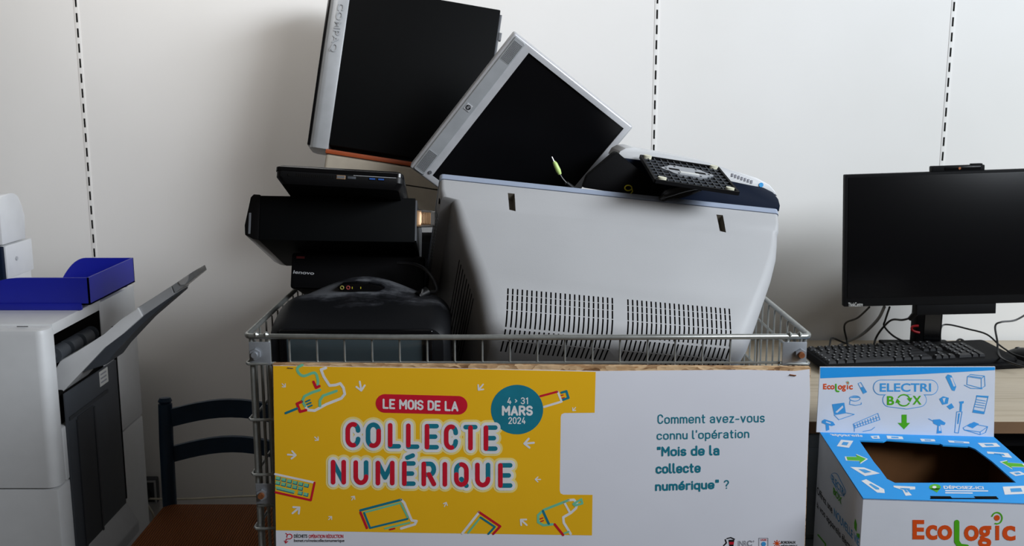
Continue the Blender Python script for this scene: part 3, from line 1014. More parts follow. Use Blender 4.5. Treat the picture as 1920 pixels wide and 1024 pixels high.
for row, yl_, yr_, h in ((row1, 791.0, 798.0, 48), (row2, 862.5, 868, 46.5)):
    for g, x0, x1 in row:
        y0 = yl_ + (yr_ - yl_) * (x0 - 648) / 285 + SW / 2
        hh = h - SW
        for colr, pts in GL[g]:
            w_ = max(x1 - x0 - SW, 0.01)
            strokes.append((colr, [(x0 + SW / 2 + p[0] * w_, y0 + p[1] * hh) for p in pts]))
strokes.append((TEA, [(764, 858), (774, 854)]))
mb = MB()
for colr, pts in strokes:
    mb.stroke(m, pts, SW + 19, 0.0003, CRE)
for colr, pts in strokes:
    mb.stroke(m, pts, SW + 11, 0.0006, PWH)
pend(mb, 'title_outline')
mb = MB()
for i, (colr, pts) in enumerate(strokes):
    mb.stroke(m, pts, SW, 0.0008 + 0.00005 * (colr == RED), colr)
pend(mb, 'title_lettering')
# question
mb = MB()
for s, q, w in (('Comment avez-vous', ((1233, 777), (1434, 773.5), (1434, 792), (1233, 795)), 2.3),
                ("connu l'opération", ((1231.5, 808), (1405, 804), (1405, 825.5), (1231.5, 829)), 2.3),
                ('"Mois de la', ((1232, 837.5), (1349, 834), (1349, 854), (1232, 856)), 3.5),
                ('collecte', ((1229.5, 869), (1314, 867), (1314, 886.5), (1229.5, 888.5)), 3.5),
                ('numérique"', ((1228.5, 903), (1348, 899), (1348, 921), (1228.5, 925)), 3.5),
                ('?', (1357.5, 900, 1367, 916.5), 2.3)):
    mb.script(m, s, q, w, 0.0004, TEA)
pend(mb, 'question_lettering')
# footer
mb = MB()
mb.text(m, 'DÉCHETS', (551.5, 1000.5, 576.5, 1008.5), 0.0004, INK, 0.02)
mb.text(m, 'OPÉRATION RÉDUCTION', ((579, 1001), (644, 1000.5), (644, 1009), (579, 1009)), 0.0004, RED, 0.02)
mb.text(m, 'bxmet.ro/moiscollectenumerique', (551.5, 1010.5, 646, 1018), 0.0004, INK, 0.01)
mb.stroke(m, arc(543, 1006, 5, 4.5, -200, 110, 12) + [(537, 1011), (536, 1018)], 1.6, 0.0004, RED)
mb.stroke(m, [(533.5, 1014), (536, 1018.5), (540, 1015)], 1.4, 0.0004, RED)
mb.stroke(m, [(536, 1000), (540, 1003)], 1.4, 0.0004, RED)
pend(mb, 'footer_lettering')
mb = MB()
mb.stroke(m, [(1357, 1023), (1362, 1018), (1360, 1012)], 2.4, 0.0004, INK)
mb.fill(m, [(1366, 1012), (1377, 1012), (1375, 1026), (1368, 1026)], 0.0004, INK)
mb.fill(m, [(1366.8, 1016), (1376.2, 1016), (1375.5, 1021), (1367.6, 1021)], 0.0006, RED)
mb.stroke(m, [(1363, 1010), (1370, 1008), (1377, 1011)], 2.2, 0.0004, INK)
mb.text(m, 'INR', (1384, 1014, 1400, 1024), 0.0004, PGR)
mb.stroke(m, arc(1406, 1019, 4.4, 4.6, 40, 320, 12), 2.4, 0.0004, PGR)
mb.text(m, '+', (1411, 1013, 1415, 1017), 0.0004, PGR)
mb.stroke(m, [(1423, 1009), (1440, 1009), (1440, 1028), (1423, 1028)], 1.0, 0.0004, PGR, closed=True)
mb.text(m, 'UGSE', (1426, 1010.5, 1437.5, 1014), 0.0005, RED, 0.02)
mb.disc(m, 1431.7, 1020, 4.2, 0.0005, LBL, 16)
for a in range(0, 360, 45):
    mb.stroke(m, [(1457, 1019), (1457 + 6.5 * math.cos(R(a)), 1019 + 6 * math.sin(R(a)))], 1.5, 0.0004, ORG)
mb.text(m, 'BORDEAUX', (1464.5, 1014.5, 1492, 1019.5), 0.0005, INK, 0.02)
mb.text(m, 'MÉTROPOLE', (1464.5, 1020.5, 1495, 1027), 0.0005, INK, 0.02)
pend(mb, 'partner_logos')


def arrow(cx, cy, ang, L):
    mb = MB()
    u = Vector((math.cos(R(ang)), math.sin(R(ang))))
    v = Vector((-u.y, u.x))
    c = Vector((cx, cy))
    w = L * 0.19
    tip = c + u * L * .45
    mb.stroke(m, [c - u * L * .45, tip], w, 0.0004, PWH)
    mb.stroke(m, [tip - u * L * .45 + v * L * .42, tip, tip - u * L * .45 - v * L * .42], w, 0.00045, PWH)
    pend(mb, 'arrow')


for x, y, an, L in ((532, 722.5, 45, 9.5), (676, 724, 80, 19), (593.5, 822.5, 40, 10), (547, 853, 5, 17), (555, 957, -40, 19), (619, 971.5, -45, 9),
                    (662, 934, -55, 9.5), (835, 946, -65, 9.5), (901.5, 726, 130, 15), (1076.5, 767, 130, 9), (992, 831, 175, 20), (1008.5, 899, 180, 11), (982, 979.5, 222, 17)):
    arrow(x, y, an, L)
# drawings
mb = MB()
W3 = 5.0
mb.stroke(m, smooth_path([(567, 684.5, 0), (558, 690, 0), (560, 699, 0), (570, 705, 0), (590, 699, 0), (596, 712, 0), (596, 722, 0)], 5), W3, 0.0004, MIN)
mb.stroke(m, [(611, 690), (602, 693), (607, 706), (618, 723), (629, 722), (638, 719)] + [(644, 727), (646.5, 739), (640, 747), (612, 758), (590, 770), (578, 769), (572, 761)], W3, 0.0004, PWH)
mb.stroke(m, [(588, 716), (593, 727), (599, 724)], W3, 0.0005, RED)
mb.stroke(m, [(600, 731), (585, 736), (571, 743), (567, 752), (572, 761)], W3, 0.0005, MIN)
mb.stroke(m, [(631, 733), (606, 742), (600, 751), (600, 761)], W3, 0.0005, MIN)
for k in range(3):
    mb.stroke(m, [(574 + k * 2, 753 + k * 5), (581 + k * 2, 750 + k * 5)], 3.2, 0.0006, TEA)
mb.stroke(m, [(566, 753), (557, 757), (563, 772), (574, 769)], W3, 0.0005, RED)
mb.stroke(m, [(536, 774.5), (557, 766)], 4.6, 0.0006, TEA)
pend(mb, 'screwdriver_drawing')
mb = MB()
mb.stroke(m, [(516, 889), (590, 905)], 4, 0.0004, PWH)
mb.stroke(m, [(590, 905), (583, 938), (517, 923)], 4, 0.0005, RED)
for r_ in range(3):
    for k in range(6):
        x, y = 518 + k * 10.6 + r_ * -0.5, 896 + k * 2.6 + r_ * 8.5
        if r_ == 2 and k < 4:
            if k == 0:
                mb.stroke(m, [(519, 914), (551, 922)], 4.4, 0.0004, MIN, False)
                mb.stroke(m, [(519, 917.3), (551, 925.3)], 1.6, 0.0005, TEA, False)
            continue
        if k == 5 and r_ == 1:
            continue
        mb.fill(m, [(x, y - 3), (x + 7.5, y - 1.2), (x + 6.8, y + 4), (x - .7, y + 2.2)], 0.0004, MIN)
        mb.stroke(m, [(x - .7, y + 3), (x + 7, y + 4.9), (x + 8, y - 1)], 1.5, 0.0005, TEA, False)
pend(mb, 'keyboard_drawing')
mb = MB()
mb.stroke(m, [(676, 957), (752, 937)], 4.6, 0.0004, TEA)
mb.stroke(m, [(752, 937), (758, 943), (772, 976), (781, 977), (778, 983), (752, 991)], 4.6, 0.0004, PWH)
mb.stroke(m, [(676, 961), (688, 990)], 4.6, 0.0004, RED)
mb.stroke(m, [(683, 961), (751, 943), (765, 971)], 3.6, 0.0004, MIN)
mb.stroke(m, [(683, 962), (694, 990), (764, 973)], 3.8, 0.0005, TEA)
mb.stroke(m, [(722, 991), (768, 980)], 3.4, 0.0004, MIN)
mb.stroke(m, [(731, 993), (740, 991)], 3.0, 0.0005, RED)
pend(mb, 'laptop_drawing')
mb = MB()
mb.stroke(m, [(867, 1000), (898, 961)], 4.4, 0.0004, PWH)
mb.stroke(m, [(898, 960), (938, 987), (925, 1001)], 4.4, 0.0004, RED)
mb.stroke(m, [(878, 999), (901, 970)], 3.6, 0.0004, MIN)
mb.stroke(m, [(901, 970), (928, 988), (916, 1001)], 3.8, 0.0005, TEA)
pend(mb, 'tablet_drawing')
mb = MB()
mb.stroke(m, [(1013, 743), (1045, 734.5)], 4, 0.0004, RED)
mb.stroke(m, [(1046, 735), (1053, 753), (1020, 763)], 4, 0.0004, PWH)
mb.stroke(m, [(1053, 736), (1062, 733.5), (1066, 746), (1056, 749.5)], 4.4, 0.0005, TEA)
mb.stroke(m, [(1052, 741.5), (1056, 740.5)], 2, 0.0006, RED)
mb.stroke(m, [(1054, 746.5), (1058, 745.5)], 2, 0.0006, RED)
pend(mb, 'usb_stick_drawing')
mb = MB()
mb.stroke(m, [(1066, 938), (1020, 956), (1009, 966), (1009, 979), (1019, 985), (1036, 983)], 4.6, 0.0004, MIN)
mb.stroke(m, [(1018, 958), (1029, 982)], 4.4, 0.0005, TEA)
mb.stroke(m, [(1066, 938), (1076, 937), (1082, 944), (1080, 953), (1070, 962), (1056, 970), (1057, 980), (1070, 1001)], 4.6, 0.0004, PWH)
mb.stroke(m, [(1058, 942), (1069, 962)], 4.0, 0.0004, PWH)
mb.stroke(m, [(1075, 945), (1090, 936), (1092, 944), (1078, 948)], 4, 0.0005, MIN, closed=True)
mb.stroke(m, [(1040, 983), (1056, 1003)], 4.4, 0.0005, RED)
mb.stroke(m, [(1013, 973), (1018, 971)], 2.2, 0.0006, RED)
mb.stroke(m, [(1014, 978), (1019, 976)], 2.2, 0.0006, RED)
mb.stroke(m, [(1058, 1000), (1066, 997)], 3.4, 0.0006, MIN)
pend(mb, 'drill_drawing')
# staples and torn corner
mb = MB()
p0, p1 = m(540, 689.5, 0.0012), m(550, 690.5, 0.0012)
mb.tube([p0 + Vector((0, 0.003, 0)), p0, p1, p1 + Vector((0, 0.003, 0))], 0.0006, 6)
o = mb.build('staple', M_SILVERD)
o.matrix_world = MPO
tag(o, 'bent wire staple in the top left corner of the yellow poster', 'staple')
mb = MB()
p0, p1 = m(1481, 702.5, 0.0012), m(1492, 704, 0.0012)
mb.tube([p0 + Vector((0, 0.003, 0)), p0, p1, p1 + Vector((0, 0.003, 0))], 0.0011, 6)
o = mb.build('staple', M_RUST)
o.matrix_world = MPO
tag(o, 'reddish staple in a torn hole in the top right corner of the white poster area', 'staple')

# ================================================================== BIG PALE TELEVISION
tv, MTV = thing('crt_television', 'big pale grey tube television lying back with its vented cover towards us', 'television', (-0.1456, 2.046, 1.2765), (R(-47.57), R(6.45), R(5.81)))
Wt = 0.715


def sec(z, x0, x1, y0, y1, r):
    return [(x, y, z) for x, y in rrect(x0, x1, y0, y1, r, 6)]


mb = MB()
mb.loft([sec(-0.007, 0.001, Wt - 0.001, 0.001, 0.52, 0.009), sec(-0.03, 0.002, Wt - 0.002, 0.003, 0.52, 0.010), sec(-0.048, 0.006, Wt - 0.004, 0.005, 0.51, 0.012), sec(-0.052, 0.028, Wt - 0.006, 0.006, 0.50, 0.016),
         sec(-0.075, 0.034, Wt - 0.008, 0.009, 0.50, 0.02), sec(-0.11, 0.041, Wt - 0.014, 0.012, 0.49, 0.024), sec(-0.16, 0.056, Wt - 0.030, 0.017, 0.48, 0.028), sec(-0.21, 0.074, Wt - 0.050, 0.0245, 0.47, 0.03), sec(-0.26, 0.088, Wt - 0.070, 0.034, 0.46, 0.032),
         sec(-0.292, 0.096, Wt - 0.083, 0.042, 0.45, 0.032), sec(-0.306, 0.100, Wt - 0.088, 0.050, 0.44, 0.032), sec(-0.318, 0.108, Wt - 0.096, 0.062, 0.43, 0.032), sec(-0.326, 0.122, Wt - 0.11, 0.085, 0.41, 0.03)])
cover = mb.build('rear_cover', M_BEIGE, tv)
ct = MB()
for x0_, dx_ in ((0.1445, 0.00927), (0.3795, 0.00927)):
    for k in range(23):
        x = x0_ + dx_ * k
        h = 0.0015
        for za, zb in ((-0.243, -0.2555), (-0.2567, -0.2685), (-0.2697, -0.286)):
            ct.box(x - h, x + h, -0.02, 0.05, zb, za)
        ct.box(x - h, x + h, -0.02, 0.058, -0.318, -0.2875)
        ct.box(x - h, x + h, 0.061, 0.085, -0.36, -0.305)
        ct.box(x - h, x + h, 0.088, 0.125, -0.36, -0.305)
cn = MB()
for x in (0.146, 0.583):
    cn.prism([(x - 0.007, -0.01, -0.024), (x + 0.007, -0.01, -0.024), (x + 0.010, -0.01, -0.066), (x - 0.003, -0.01, -0.064)], (0, 0.034, 0))
for k in range(9):
    z = -0.150 - 0.0115 * k
    xs = 0.052 + (-z - 0.15) * 0.37
    ct.box(-0.05, xs + 0.012, 0.075, 0.30, z - 0.002, z + 0.002)
for k in range(15):
    y = 0.075 + 0.011 * k
    ct.box(-0.02, 0.016, y, y + 0.004, -0.045, -0.022)
cut(cover, ct, M_DARK)  # slot linings coloured dark in place of the shade inside
cut(cover, cn, M_NOTCH)
mb = MB()
mb.loft([sec(0.004, 0.004, Wt - 0.004, 0.003, 0.52, 0.006), sec(0.007, 0.0, Wt, 0.0, 0.525, 0.008), sec(-0.0055, 0.0, Wt, 0.0, 0.525, 0.008)], cap0=False, cap1=True)
mb.loft([sec(0.004, 0.004, Wt - 0.004, 0.003, 0.52, 0.006), sec(-0.002, 0.05, Wt - 0.05, 0.045, 0.47, 0.03)], cap0=False, cap1=False)
mb.build('front_bezel', [M_BEZEL], tv)
mb = MB()
mb.loft([sec(-0.002, 0.05, Wt - 0.05, 0.045, 0.47, 0.03), sec(0.004, 0.12, Wt - 0.12, 0.11, 0.41, 0.03)], cap0=False)
mb.build('screen', M_GLASS, tv)
MB().cyl((0.012, 0.03, -0.04), (0.0025, 0.03, -0.04), 0.006).build('screw_hole', M_DARK, tv)

# ================================================================== SILVER LCD MONITOR
hp, MHP = thing('silver_monitor', 'silver framed flat monitor tipped on its corner on top of the pale television', 'monitor', (0.0055, 2.2983, 1.5731), (R(-17.99), R(129.27), R(-11.53)))
W, H = 0.39, 0.349
ib = (0.0155, W - 0.0155, 0.053, H - 0.0155)
MB().frame((0, W, 0, H), ib, 0.0, 0.028, bev=0.005).build('bezel', M_SILVER, hp)
MB().box(ib[0] - 0.001, ib[1] + 0.001, 0.004, 0.02, ib[2] - 0.001, ib[3] + 0.001).build('screen', M_SCREEN, hp)
mb = MB()
mb.loft([[(x, 0.028, z) for x, z in rrect(0.004, W - 0.004, 0.004, H - 0.004, 0.008)], [(x, 0.045, z) for x, z in rrect(0.03, W - 0.03, 0.03, H - 0.03, 0.02)], [(x, 0.058, z) for x, z in rrect(0.06, W - 0.06, 0.06, H - 0.05, 0.02)]])
mb.build('back_shell', M_DGREY, hp)
bar = MB()
bar.loft([[(x, -0.0005, z) for x, z in rrect(0.004, W - 0.004, 0.006, 0.036, 0.004)], [(x, -0.0045, z) for x, z in rrect(0.006, W - 0.006, 0.008, 0.034, 0.004)]])
bar = bar.build('speaker_bar', M_SILVER2, hp)
for xa in (0.012, W - 0.064):
    g = MB().box(xa, xa + 0.052, -0.0052, -0.004, 0.0095, 0.0325, mi=0)
    for i in range(17):
        for j in range(8):
            cx_, cz_ = xa + 0.0025 + i * 0.00295, 0.0114 + j * 0.0028
            g.box(cx_ - 0.0008, cx_ + 0.0008, -0.0056, -0.005, cz_ - 0.0008, cz_ + 0.0008, mi=1)
    g.build('speaker_grille', [M_SILVER2, M_DARK], bar, smooth=0)
lg = MB().box(W / 2 - 0.008, W / 2 + 0.008, -0.006, -0.004, 0.013, 0.028, 0.0006)
mlg = lambda x, y, off=0: Vector((x, -0.0061 - off, y))
lg.disc(mlg, W / 2, 0.0205, 0.0062, 0.0001, 1, 24)
lg.text(mlg, 'hp', (W / 2 - 0.0038, 0.0245, W / 2 + 0.0038, 0.0165), 0.0003, 0, 0.01)
lg.build('logo_badge', [M_SILVER, M_INK], bar, smooth=0)
MB().cyl((W - 0.02, -0.0005, 0.044), (W - 0.02, -0.003, 0.044), 0.004).build('power_button', M_SILVERD, hp)

# ================================================================== TALL BLACK TOWER WITH SILVER FRONT
cq, MCQ = thing('desktop_tower', 'tall black computer tower with silver front edge leaning at the top of the heap', 'computer', (-0.45, 2.5056, 1.3148), (R(-9.73), R(9.19), R(5.49)))
D, H = 0.372, 0.40
MB().box(0, D, 0, 0.165, 0, H, 0.003).build('case', M_CASE, cq)
mb = MB()
prof = [(0.0, 0.0), (-0.030, 0.0), (-0.040, 0.004), (-0.046, 0.014), (-0.048, 0.03), (-0.048, 0.135), (-0.040, 0.16), (0.0, 0.165)]
mb.prism([(x, y - 0.001, -0.012) for x, y in prof], (0, 0, H + 0.018), bev=0.003)
fb = mb.build('front_bezel', M_SILVER2, cq)
MB().box(-0.0535, -0.046, 0.016, 0.15, -0.006, H + 0.003, 0.002).build('drive_cover', M_PIANO, cq)
mq = lambda x, y, off=0: Vector((x, -0.001 - off, y))
q = [surf_map(MCQ, 1, -0.001)(x, y) for x, y in ((632, 6), (646, 7), (631, 98), (617, 97))]
mb = MB()
for poly in text_polys('COMPAQ', 0.01):
    out = []
    for u, v in poly:
        a = q[1].lerp(q[2], u)
        b = q[0].lerp(q[3], u)
        p = a.lerp(b, v)
        out.append(p)
    mb.prism([p + Vector((0, 0.0002, 0)) for p in out], (0, -0.0026, 0))
mb.build('embossed_lettering', M_SILVER2, fb, smooth=0)
mb = MB().box(D, D + 0.006, 0.008, 0.155, 0.01, H - 0.01, 0.001)
for k in range(6):
    mb.box(D + 0.004, D + 0.012, 0.006, 0.02, 0.05 + k * 0.055, 0.07 + k * 0.055, 0.001)
mb.build('rear_plate', M_SILVERD, cq)

# ---- ivory scanner with an orange edge beneath it
mcq_dn = MCQ @ Matrix.Translation((-0.005, -0.03, 0))
sc_, MSC = thing('ivory_printer', 'ivory printer with orange rim squeezed beneath the black tower', 'printer', tuple(MCQ @ Vector((0.0, -0.025, -0.158))), (R(-9.73), R(9.19), R(5.49)))
MB().box(-0.002, 0.36, 0, 0.17, 0, 0.134, 0.008, seg=3).build('body', M_IVORY, sc_)
MB().box(-0.004, 0.362, -0.003, 0.172, 0.134, 0.145, 0.003).build('orange_rim', M_ORANGE, sc_)
MB().frame((0.09, 0.30, 0.03, 0.088), (0.092, 0.298, 0.032, 0.086), -0.001, 0.002).build('tray_outline', M_DARK, sc_)

# ---- hidden support for those two
bk, _ = thing('black_computer_case', 'black computer case wedged in the dark gap behind the laptop', 'computer', (-0.24, 2.45, 0.681), (0, 0, 0))
MB().box(-0.14, 0.14, -0.03, 0.15, 0, 0.404, 0.004).build('case', M_CASE, bk)
MB().box(-0.13, 0.13, -0.034, -0.029, 0.02, 0.365, 0.002).build('side_cover', M_BLACKM, bk)

# ================================================================== BLACK SMALL-FORM PC
pc, MPC = thing('desktop_computer', 'slim black desktop computer lying tilted with a gold adapter on its rear', 'computer', (-0.5052, 2.0008, 1.1532), (R(-18.87), R(1.3), R(3.0)))
L, Hh, Dp = 0.31, 0.091, 0.33
MB().box(0, L, 0, Dp, 0, Hh, 0.002).build('case', M_CASE, pc)
mb = MB()
mb.prism([(0.0, -0.001, 0.0), (-0.012, -0.001, 0.002), (-0.028, -0.001, 0.010), (-0.0295, -0.001, 0.03), (-0.020, -0.001, Hh - 0.004), (-0.014, -0.001, Hh + 0.003), (0.0, -0.001, Hh + 0.002)], (0, Dp + 0.002, 0), bev=0.003)
fb = mb.build('front_bezel', M_PIANO, pc)
MB().box(-0.0215, -0.017, -0.0018, 0.0, 0.012, 0.055, 0.0006).build('front_strip', M_SILVERD, fb)
MB().box(L, L + 0.003, 0.004, Dp - 0.004, 0.004, Hh - 0.004).build('rear_plate', M_SILVERD, pc)
# gold adapter
ad, MAD = thing('video_adapter', 'beige gold screen adapter plugged into the rear of the slim black computer', 'adapter', tuple(MPC @ Vector((L + 0.003, 0.02, 0.052))), (R(-18.87), R(1.3), R(3.0)))
mb = MB()
mb.loft([[(x, y, z) for y, z in rrect(-0.008, 0.008, -0.017, 0.017, 0.004)] for x in (0.0, 0.008)] + [[(x, y, z) for y, z in rrect(-0.0075, 0.0075, -0.013, 0.013, 0.004)] for x in (0.009, 0.028)])
mb.build('shell', M_PORT, ad)
mb = MB()
for k in range(5):
    mb.box(0.011 + k * 0.0034, 0.0125 + k * 0.0034, -0.0088, 0.0088, -0.0115, 0.0115)
mb.build('grip_ridges', M_PORT, ad)
mb = MB()
mb.loft([[(x, y, z) for y, z in rrect(-0.007, 0.007, -0.0155, 0.0155, 0.004)] for x in (0.028, 0.036)])
mb.build('socket', M_PIN, ad)
for z in (-0.0155, 0.0155):
    MB().cyl((0.003, -0.003, z), (0.032, -0.003, z * 0.92), 0.0028, n=8).build('thumbscrew', M_PIN, ad)

# ================================================================== LAPTOP
lp, MLP = thing('laptop', 'closed black laptop with its port side towards us on top of the slim computer', 'laptop', tuple(MPC @ Vector((0.044, -0.10, Hh + 0.0165))), (R(-18.87), R(3.6), R(2.0)))
Lw, Ld = 0.245, 0.34
mb = MB()
mb.loft([[(x, y, z) for x, y in rrect(0.012, Lw - 0.008, 0.010, Ld, 0.012)] for z in (-0.012,)] + [[(x, y, z) for x, y in rrect(0.002, Lw, 0.0, Ld, 0.012)] for z in (0.0, 0.011)])
base = mb.build('base', M_BLACK, lp)
mb = MB()
mb.loft([[(x, y, 0.0118) for x, y in rrect(0.0, Lw, 0.0, Ld, 0.012)], [(x, y, 0.019) for x, y in rrect(0.0, Lw, 0.0, Ld, 0.012)], [(x, y, 0.0235) for x, y in rrect(0.006, Lw - 0.006, 0.006, Ld - 0.006, 0.012)]])
mb.build('lid', M_PIANO, lp)


def port(name, x0, x1, z0, z1, mm, par=base, inner=None):
    mb = MB().box(x0, x1, -0.0012, 0.004, z0, z1, 0.0006)
    o = mb.build(name, mm, par)
    if inner:
        MB().box(x0 + 0.001, x1 - 0.001, -0.0018, 0.003, z0 + 0.0012, z1 - 0.0012).build('socket', inner, o)
    return o


port('video_port', 0.118, 0.135, 0.0010, 0.0085, M_PORT, inner=M_SILVERD)
port('display_port', 0.139, 0.155, 0.0025, 0.0075, M_DGREY)
port('usb_port', 0.180, 0.193, 0.0022, 0.0075, M_DARK, inner=M_PBLUE)
port('usb_port', 0.197, 0.210, 0.0022, 0.0075, M_DARK, inner=M_PBLUE)
MB().box(0.150, 0.232, -0.0008, 0.001, 0.0092, 0.0101).build('trim_strip', M_SILVER, base)
mb = MB()
for k in range(18):
    mb.box(0.042 + k * 0.004, 0.044 + k * 0.004, -0.0006, 0.001, 0.001, 0.0065)
mb.build('vent', M_DARK, base, smooth=0)
MB().cyl((0.028, -0.001, 0.004), (0.028, 0.002, 0.004), 0.003).build('power_socket', M_DARK, base)

# ================================================================== BLACK DESKTOP BELOW THE SLIM PC
ln, MLN = thing('flat_desktop_computer', 'black desktop computer behind the small television, its front carrying grey maker lettering', 'computer', (-0.466, 2.10, 1.037), (R(-17.5), R(2.2), R(2.5)))
MB().box(0.004, 0.27, 0, 0.20, 0, 0.072, 0.004).build('case', M_CASE, ln)
mb = MB()
mb.loft([[(x, y, z) for x, z in rrect(0.0, 0.28, -0.003, 0.073, 0.006)] for y in (0.0, -0.010)] + [[(x, -0.014, z) for x, z in rrect(0.004, 0.276, 0.0, 0.069, 0.006)]])
fb = mb.build('front_bezel', M_BLACKM, ln)
ml = surf_map(MLN, 1, -0.0142)
mb = MB().text(ml, 'lenovo', ((551, 507), (590, 509.5), (588.5, 515.5), (549.5, 513)), 0.0004, 0, 0.02)
mb.build('maker_lettering', M_SILVER, fb, smooth=0)
a, b = ml(556, 480.5), ml(571, 485)
MB().box(a.x, b.x, -0.0155, -0.0135, b.z, a.z).build('status_strip', M_DRED, fb)

# ================================================================== SMALL BLACK TELEVISION
bt_, MBT = thing('portable_television', 'small black tube television with rounded dusty top, standing at the cage front', 'television', (-0.292, 1.865, 0.70))
mb = MB()
wl = 0.172


def tv_ring(y, ins, ztop, hump, r):
    pts = [(-wl + ins, -0.019), (wl - ins, -0.019)]
    pts += [(wl - ins - r + r * math.cos(R(a)), ztop - r + r * math.sin(R(a))) for a in range(0, 91, 10)]
    n = 22
    for k in range(1, n):
        x = (wl - ins - r) * (1 - 2 * k / n)
        xc = (x + 0.005) / 0.125
        pts.append((x, ztop + (hump * math.cos(math.pi / 2 * xc) ** 1.3 if abs(xc) < 1 else 0.0)))
    pts += [(-wl + ins + r + r * math.cos(R(a)), ztop - r + r * math.sin(R(a))) for a in range(90, 181, 10)]
    return [(x, y, z) for x, z in pts]


zt_ = lambda py, y: PY(670, py, 1.865 + y).z - 0.70
mb.loft([tv_ring(0.0, 0.010, zt_(616, 0.0), 0, 0.03), tv_ring(0.006, 0.004, zt_(610, .006), 0, 0.035), tv_ring(0.02, 0.001, zt_(598, .02), 0, 0.04), tv_ring(0.045, 0.0, zt_(583, .045), 0.0, 0.04),
         tv_ring(0.085, 0.0, zt_(566, .085), 0.003, 0.04), tv_ring(0.115, 0.001, zt_(557, .115), 0.013, 0.042), tv_ring(0.135, 0.003, zt_(553, .135), 0.028, 0.044), tv_ring(0.155, 0.006, zt_(551, .155), 0.036, 0.046),
         tv_ring(0.18, 0.010, zt_(552, .18), 0.036, 0.05), tv_ring(0.205, 0.018, zt_(556, .205), 0.028, 0.05), tv_ring(0.222, 0.03, zt_(600, .222), 0.0, 0.05), tv_ring(0.30, 0.06, 0.22, 0.0, 0.05), tv_ring(0.36, 0.10, 0.18, 0.0, 0.04)])
hump = mb.build('cabinet', M_DUSTY, bt_)
mf = surf_map(MBT, 1, 0.113)
pk = MB()
pts = [mf(x, y) for x, y in ((632, 539), (640, 533.5), (665, 531), (690, 531.5), (712, 535), (722, 541), (712, 545), (660, 546), (640, 544))]
pk.prism([p + Vector((0, -0.004, 0)) for p in pts], (0, 0.03, 0), bev=0.002)
pk = pk.build('socket_pocket', M_PIANO, hump)
for (x, y, mm) in ((642, 538.5, M_JACKY), (653.5, 538.5, M_JACKR)):
    p = mf(x, y)
    mb = MB()
    mb.tube([(p.x + 0.0032 * math.cos(a), p.y - 0.0055, p.z + 0.0032 * math.sin(a)) for a in [2 * math.pi * k / 16 for k in range(16)]], 0.0011, 6, closed=True)
    mb.build('jack', mm, pk)
for x in (661, 677):
    p = mf(x, 539)
    MB().box(p.x - 0.0006, p.x + 0.0006, p.y - 0.0052, p.y - 0.003, p.z - 0.002, p.z + 0.002).build('switch', M_YMARK, pk)
# screen
zs1 = PY(670, 618, 1.865).z - 0.70
mb = MB()
mb.frame((-0.148, 0.143, 0.045, zs1), (-0.134, 0.126, 0.06, zs1 - 0.010), -0.006, 0.012, bev=0.004)
mb.build('screen_frame', M_PIANO, bt_)
mb = MB()
rows = []
for j in range(9):
    z = 0.058 + (zs1 - 0.066) * j / 8
    rows.append([(-0.137 + 0.266 * i / 12, -0.001 - 0.008 * (1 - ((i - 6) / 6) ** 2) * (1 - ((j - 4) / 4) ** 2), z) for i in range(13)])
mb.loft(rows, cap0=False, cap1=False, closed=False)
mb.build('screen', M_GLASS, bt_)

# ---- plug lying on it
p = PY(771, 560, 1.99)
pl, MPL = thing('loose_mains_plug', 'black mains plug with two bright pins resting on the small television', 'plug', tuple(p))
d1 = (PY(783, 548, 1.985) - p)
mb = MB().cyl(PY(800, 548, 2.0) - p, PY(783, 556, 1.985) - p, 0.012, 0.009)
mb.build('plug_body', M_BLACK, pl)
for a, b in (((795, 547), (791.5, 552.5)), ((783, 558.5), (779, 565))):
    pass
for a, b in (((786, 548), (792, 553)), ((778, 560), (784, 566))):
    MB().cyl(PY(a[0] + 6, a[1] - 4, 1.985) - p, PY(a[0] + 4, a[1] + 4, 1.965) - p, 0.0023, n=10).build('pin', M_PIN, pl)
mb = MB().tube(smooth_path([PY(800, 548, 2.0) - p, PY(818, 545, 2.0) - p, PY(812, 524, 2.01) - p, PY(795, 504, 2.03) - p, PY(772, 495, 2.05) - p, PY(745, 493, 2.055) - p]), 0.0036)
mb.build('cord', M_CORD, pl)

# ================================================================== GREEN AUDIO JACK
p = PY(1080, 352, 2.09)
aj, _ = thing('audio_cable', 'black audio cable ending in a lime green plug in front of the silver monitor', 'cable', tuple(p))
pts = [PY(1080, 354, 2.09), PY(1062, 336, 2.10), PY(1048, 326, 2.10)]
MB().tube([PY(1062, 343, 2.09) - p, PY(1080, 358, 2.10) - p, PY(1100, 372, 2.12) - p], [0.004, 0.006, 0.006], 10).build('sleeve', M_BLACK, aj)
MB().tube(smooth_path([PY(1064, 345, 2.09) - p, PY(1055, 335, 2.09) - p, PY(1049, 325, 2.09) - p]), 0.0016).build('cord', M_CORD, aj)
MB().tube([PY(1050, 327, 2.09) - p, PY(1047, 320, 2.09) - p, PY(1041, 307, 2.09) - p, PY(1038.5, 303, 2.09) - p], [0.0034, 0.0052, 0.0046, 0.003], 12).build('plug_grip', M_LIME, aj)
MB().tube([PY(1038.5, 303, 2.09) - p, PY(1034.5, 294, 2.09) - p], [0.0018, 0.0016], 10).build('jack_tip', M_PIN, aj)

# ================================================================== NAVY PRINTER ON THE RIGHT OF THE HEAP
np_, MNP = thing('navy_printer', 'navy blue and white inkjet printer lying across the back of the television top', 'printer', (0.20, 2.17, 1.215), (0, R(7.0), R(2)))
mb = MB()


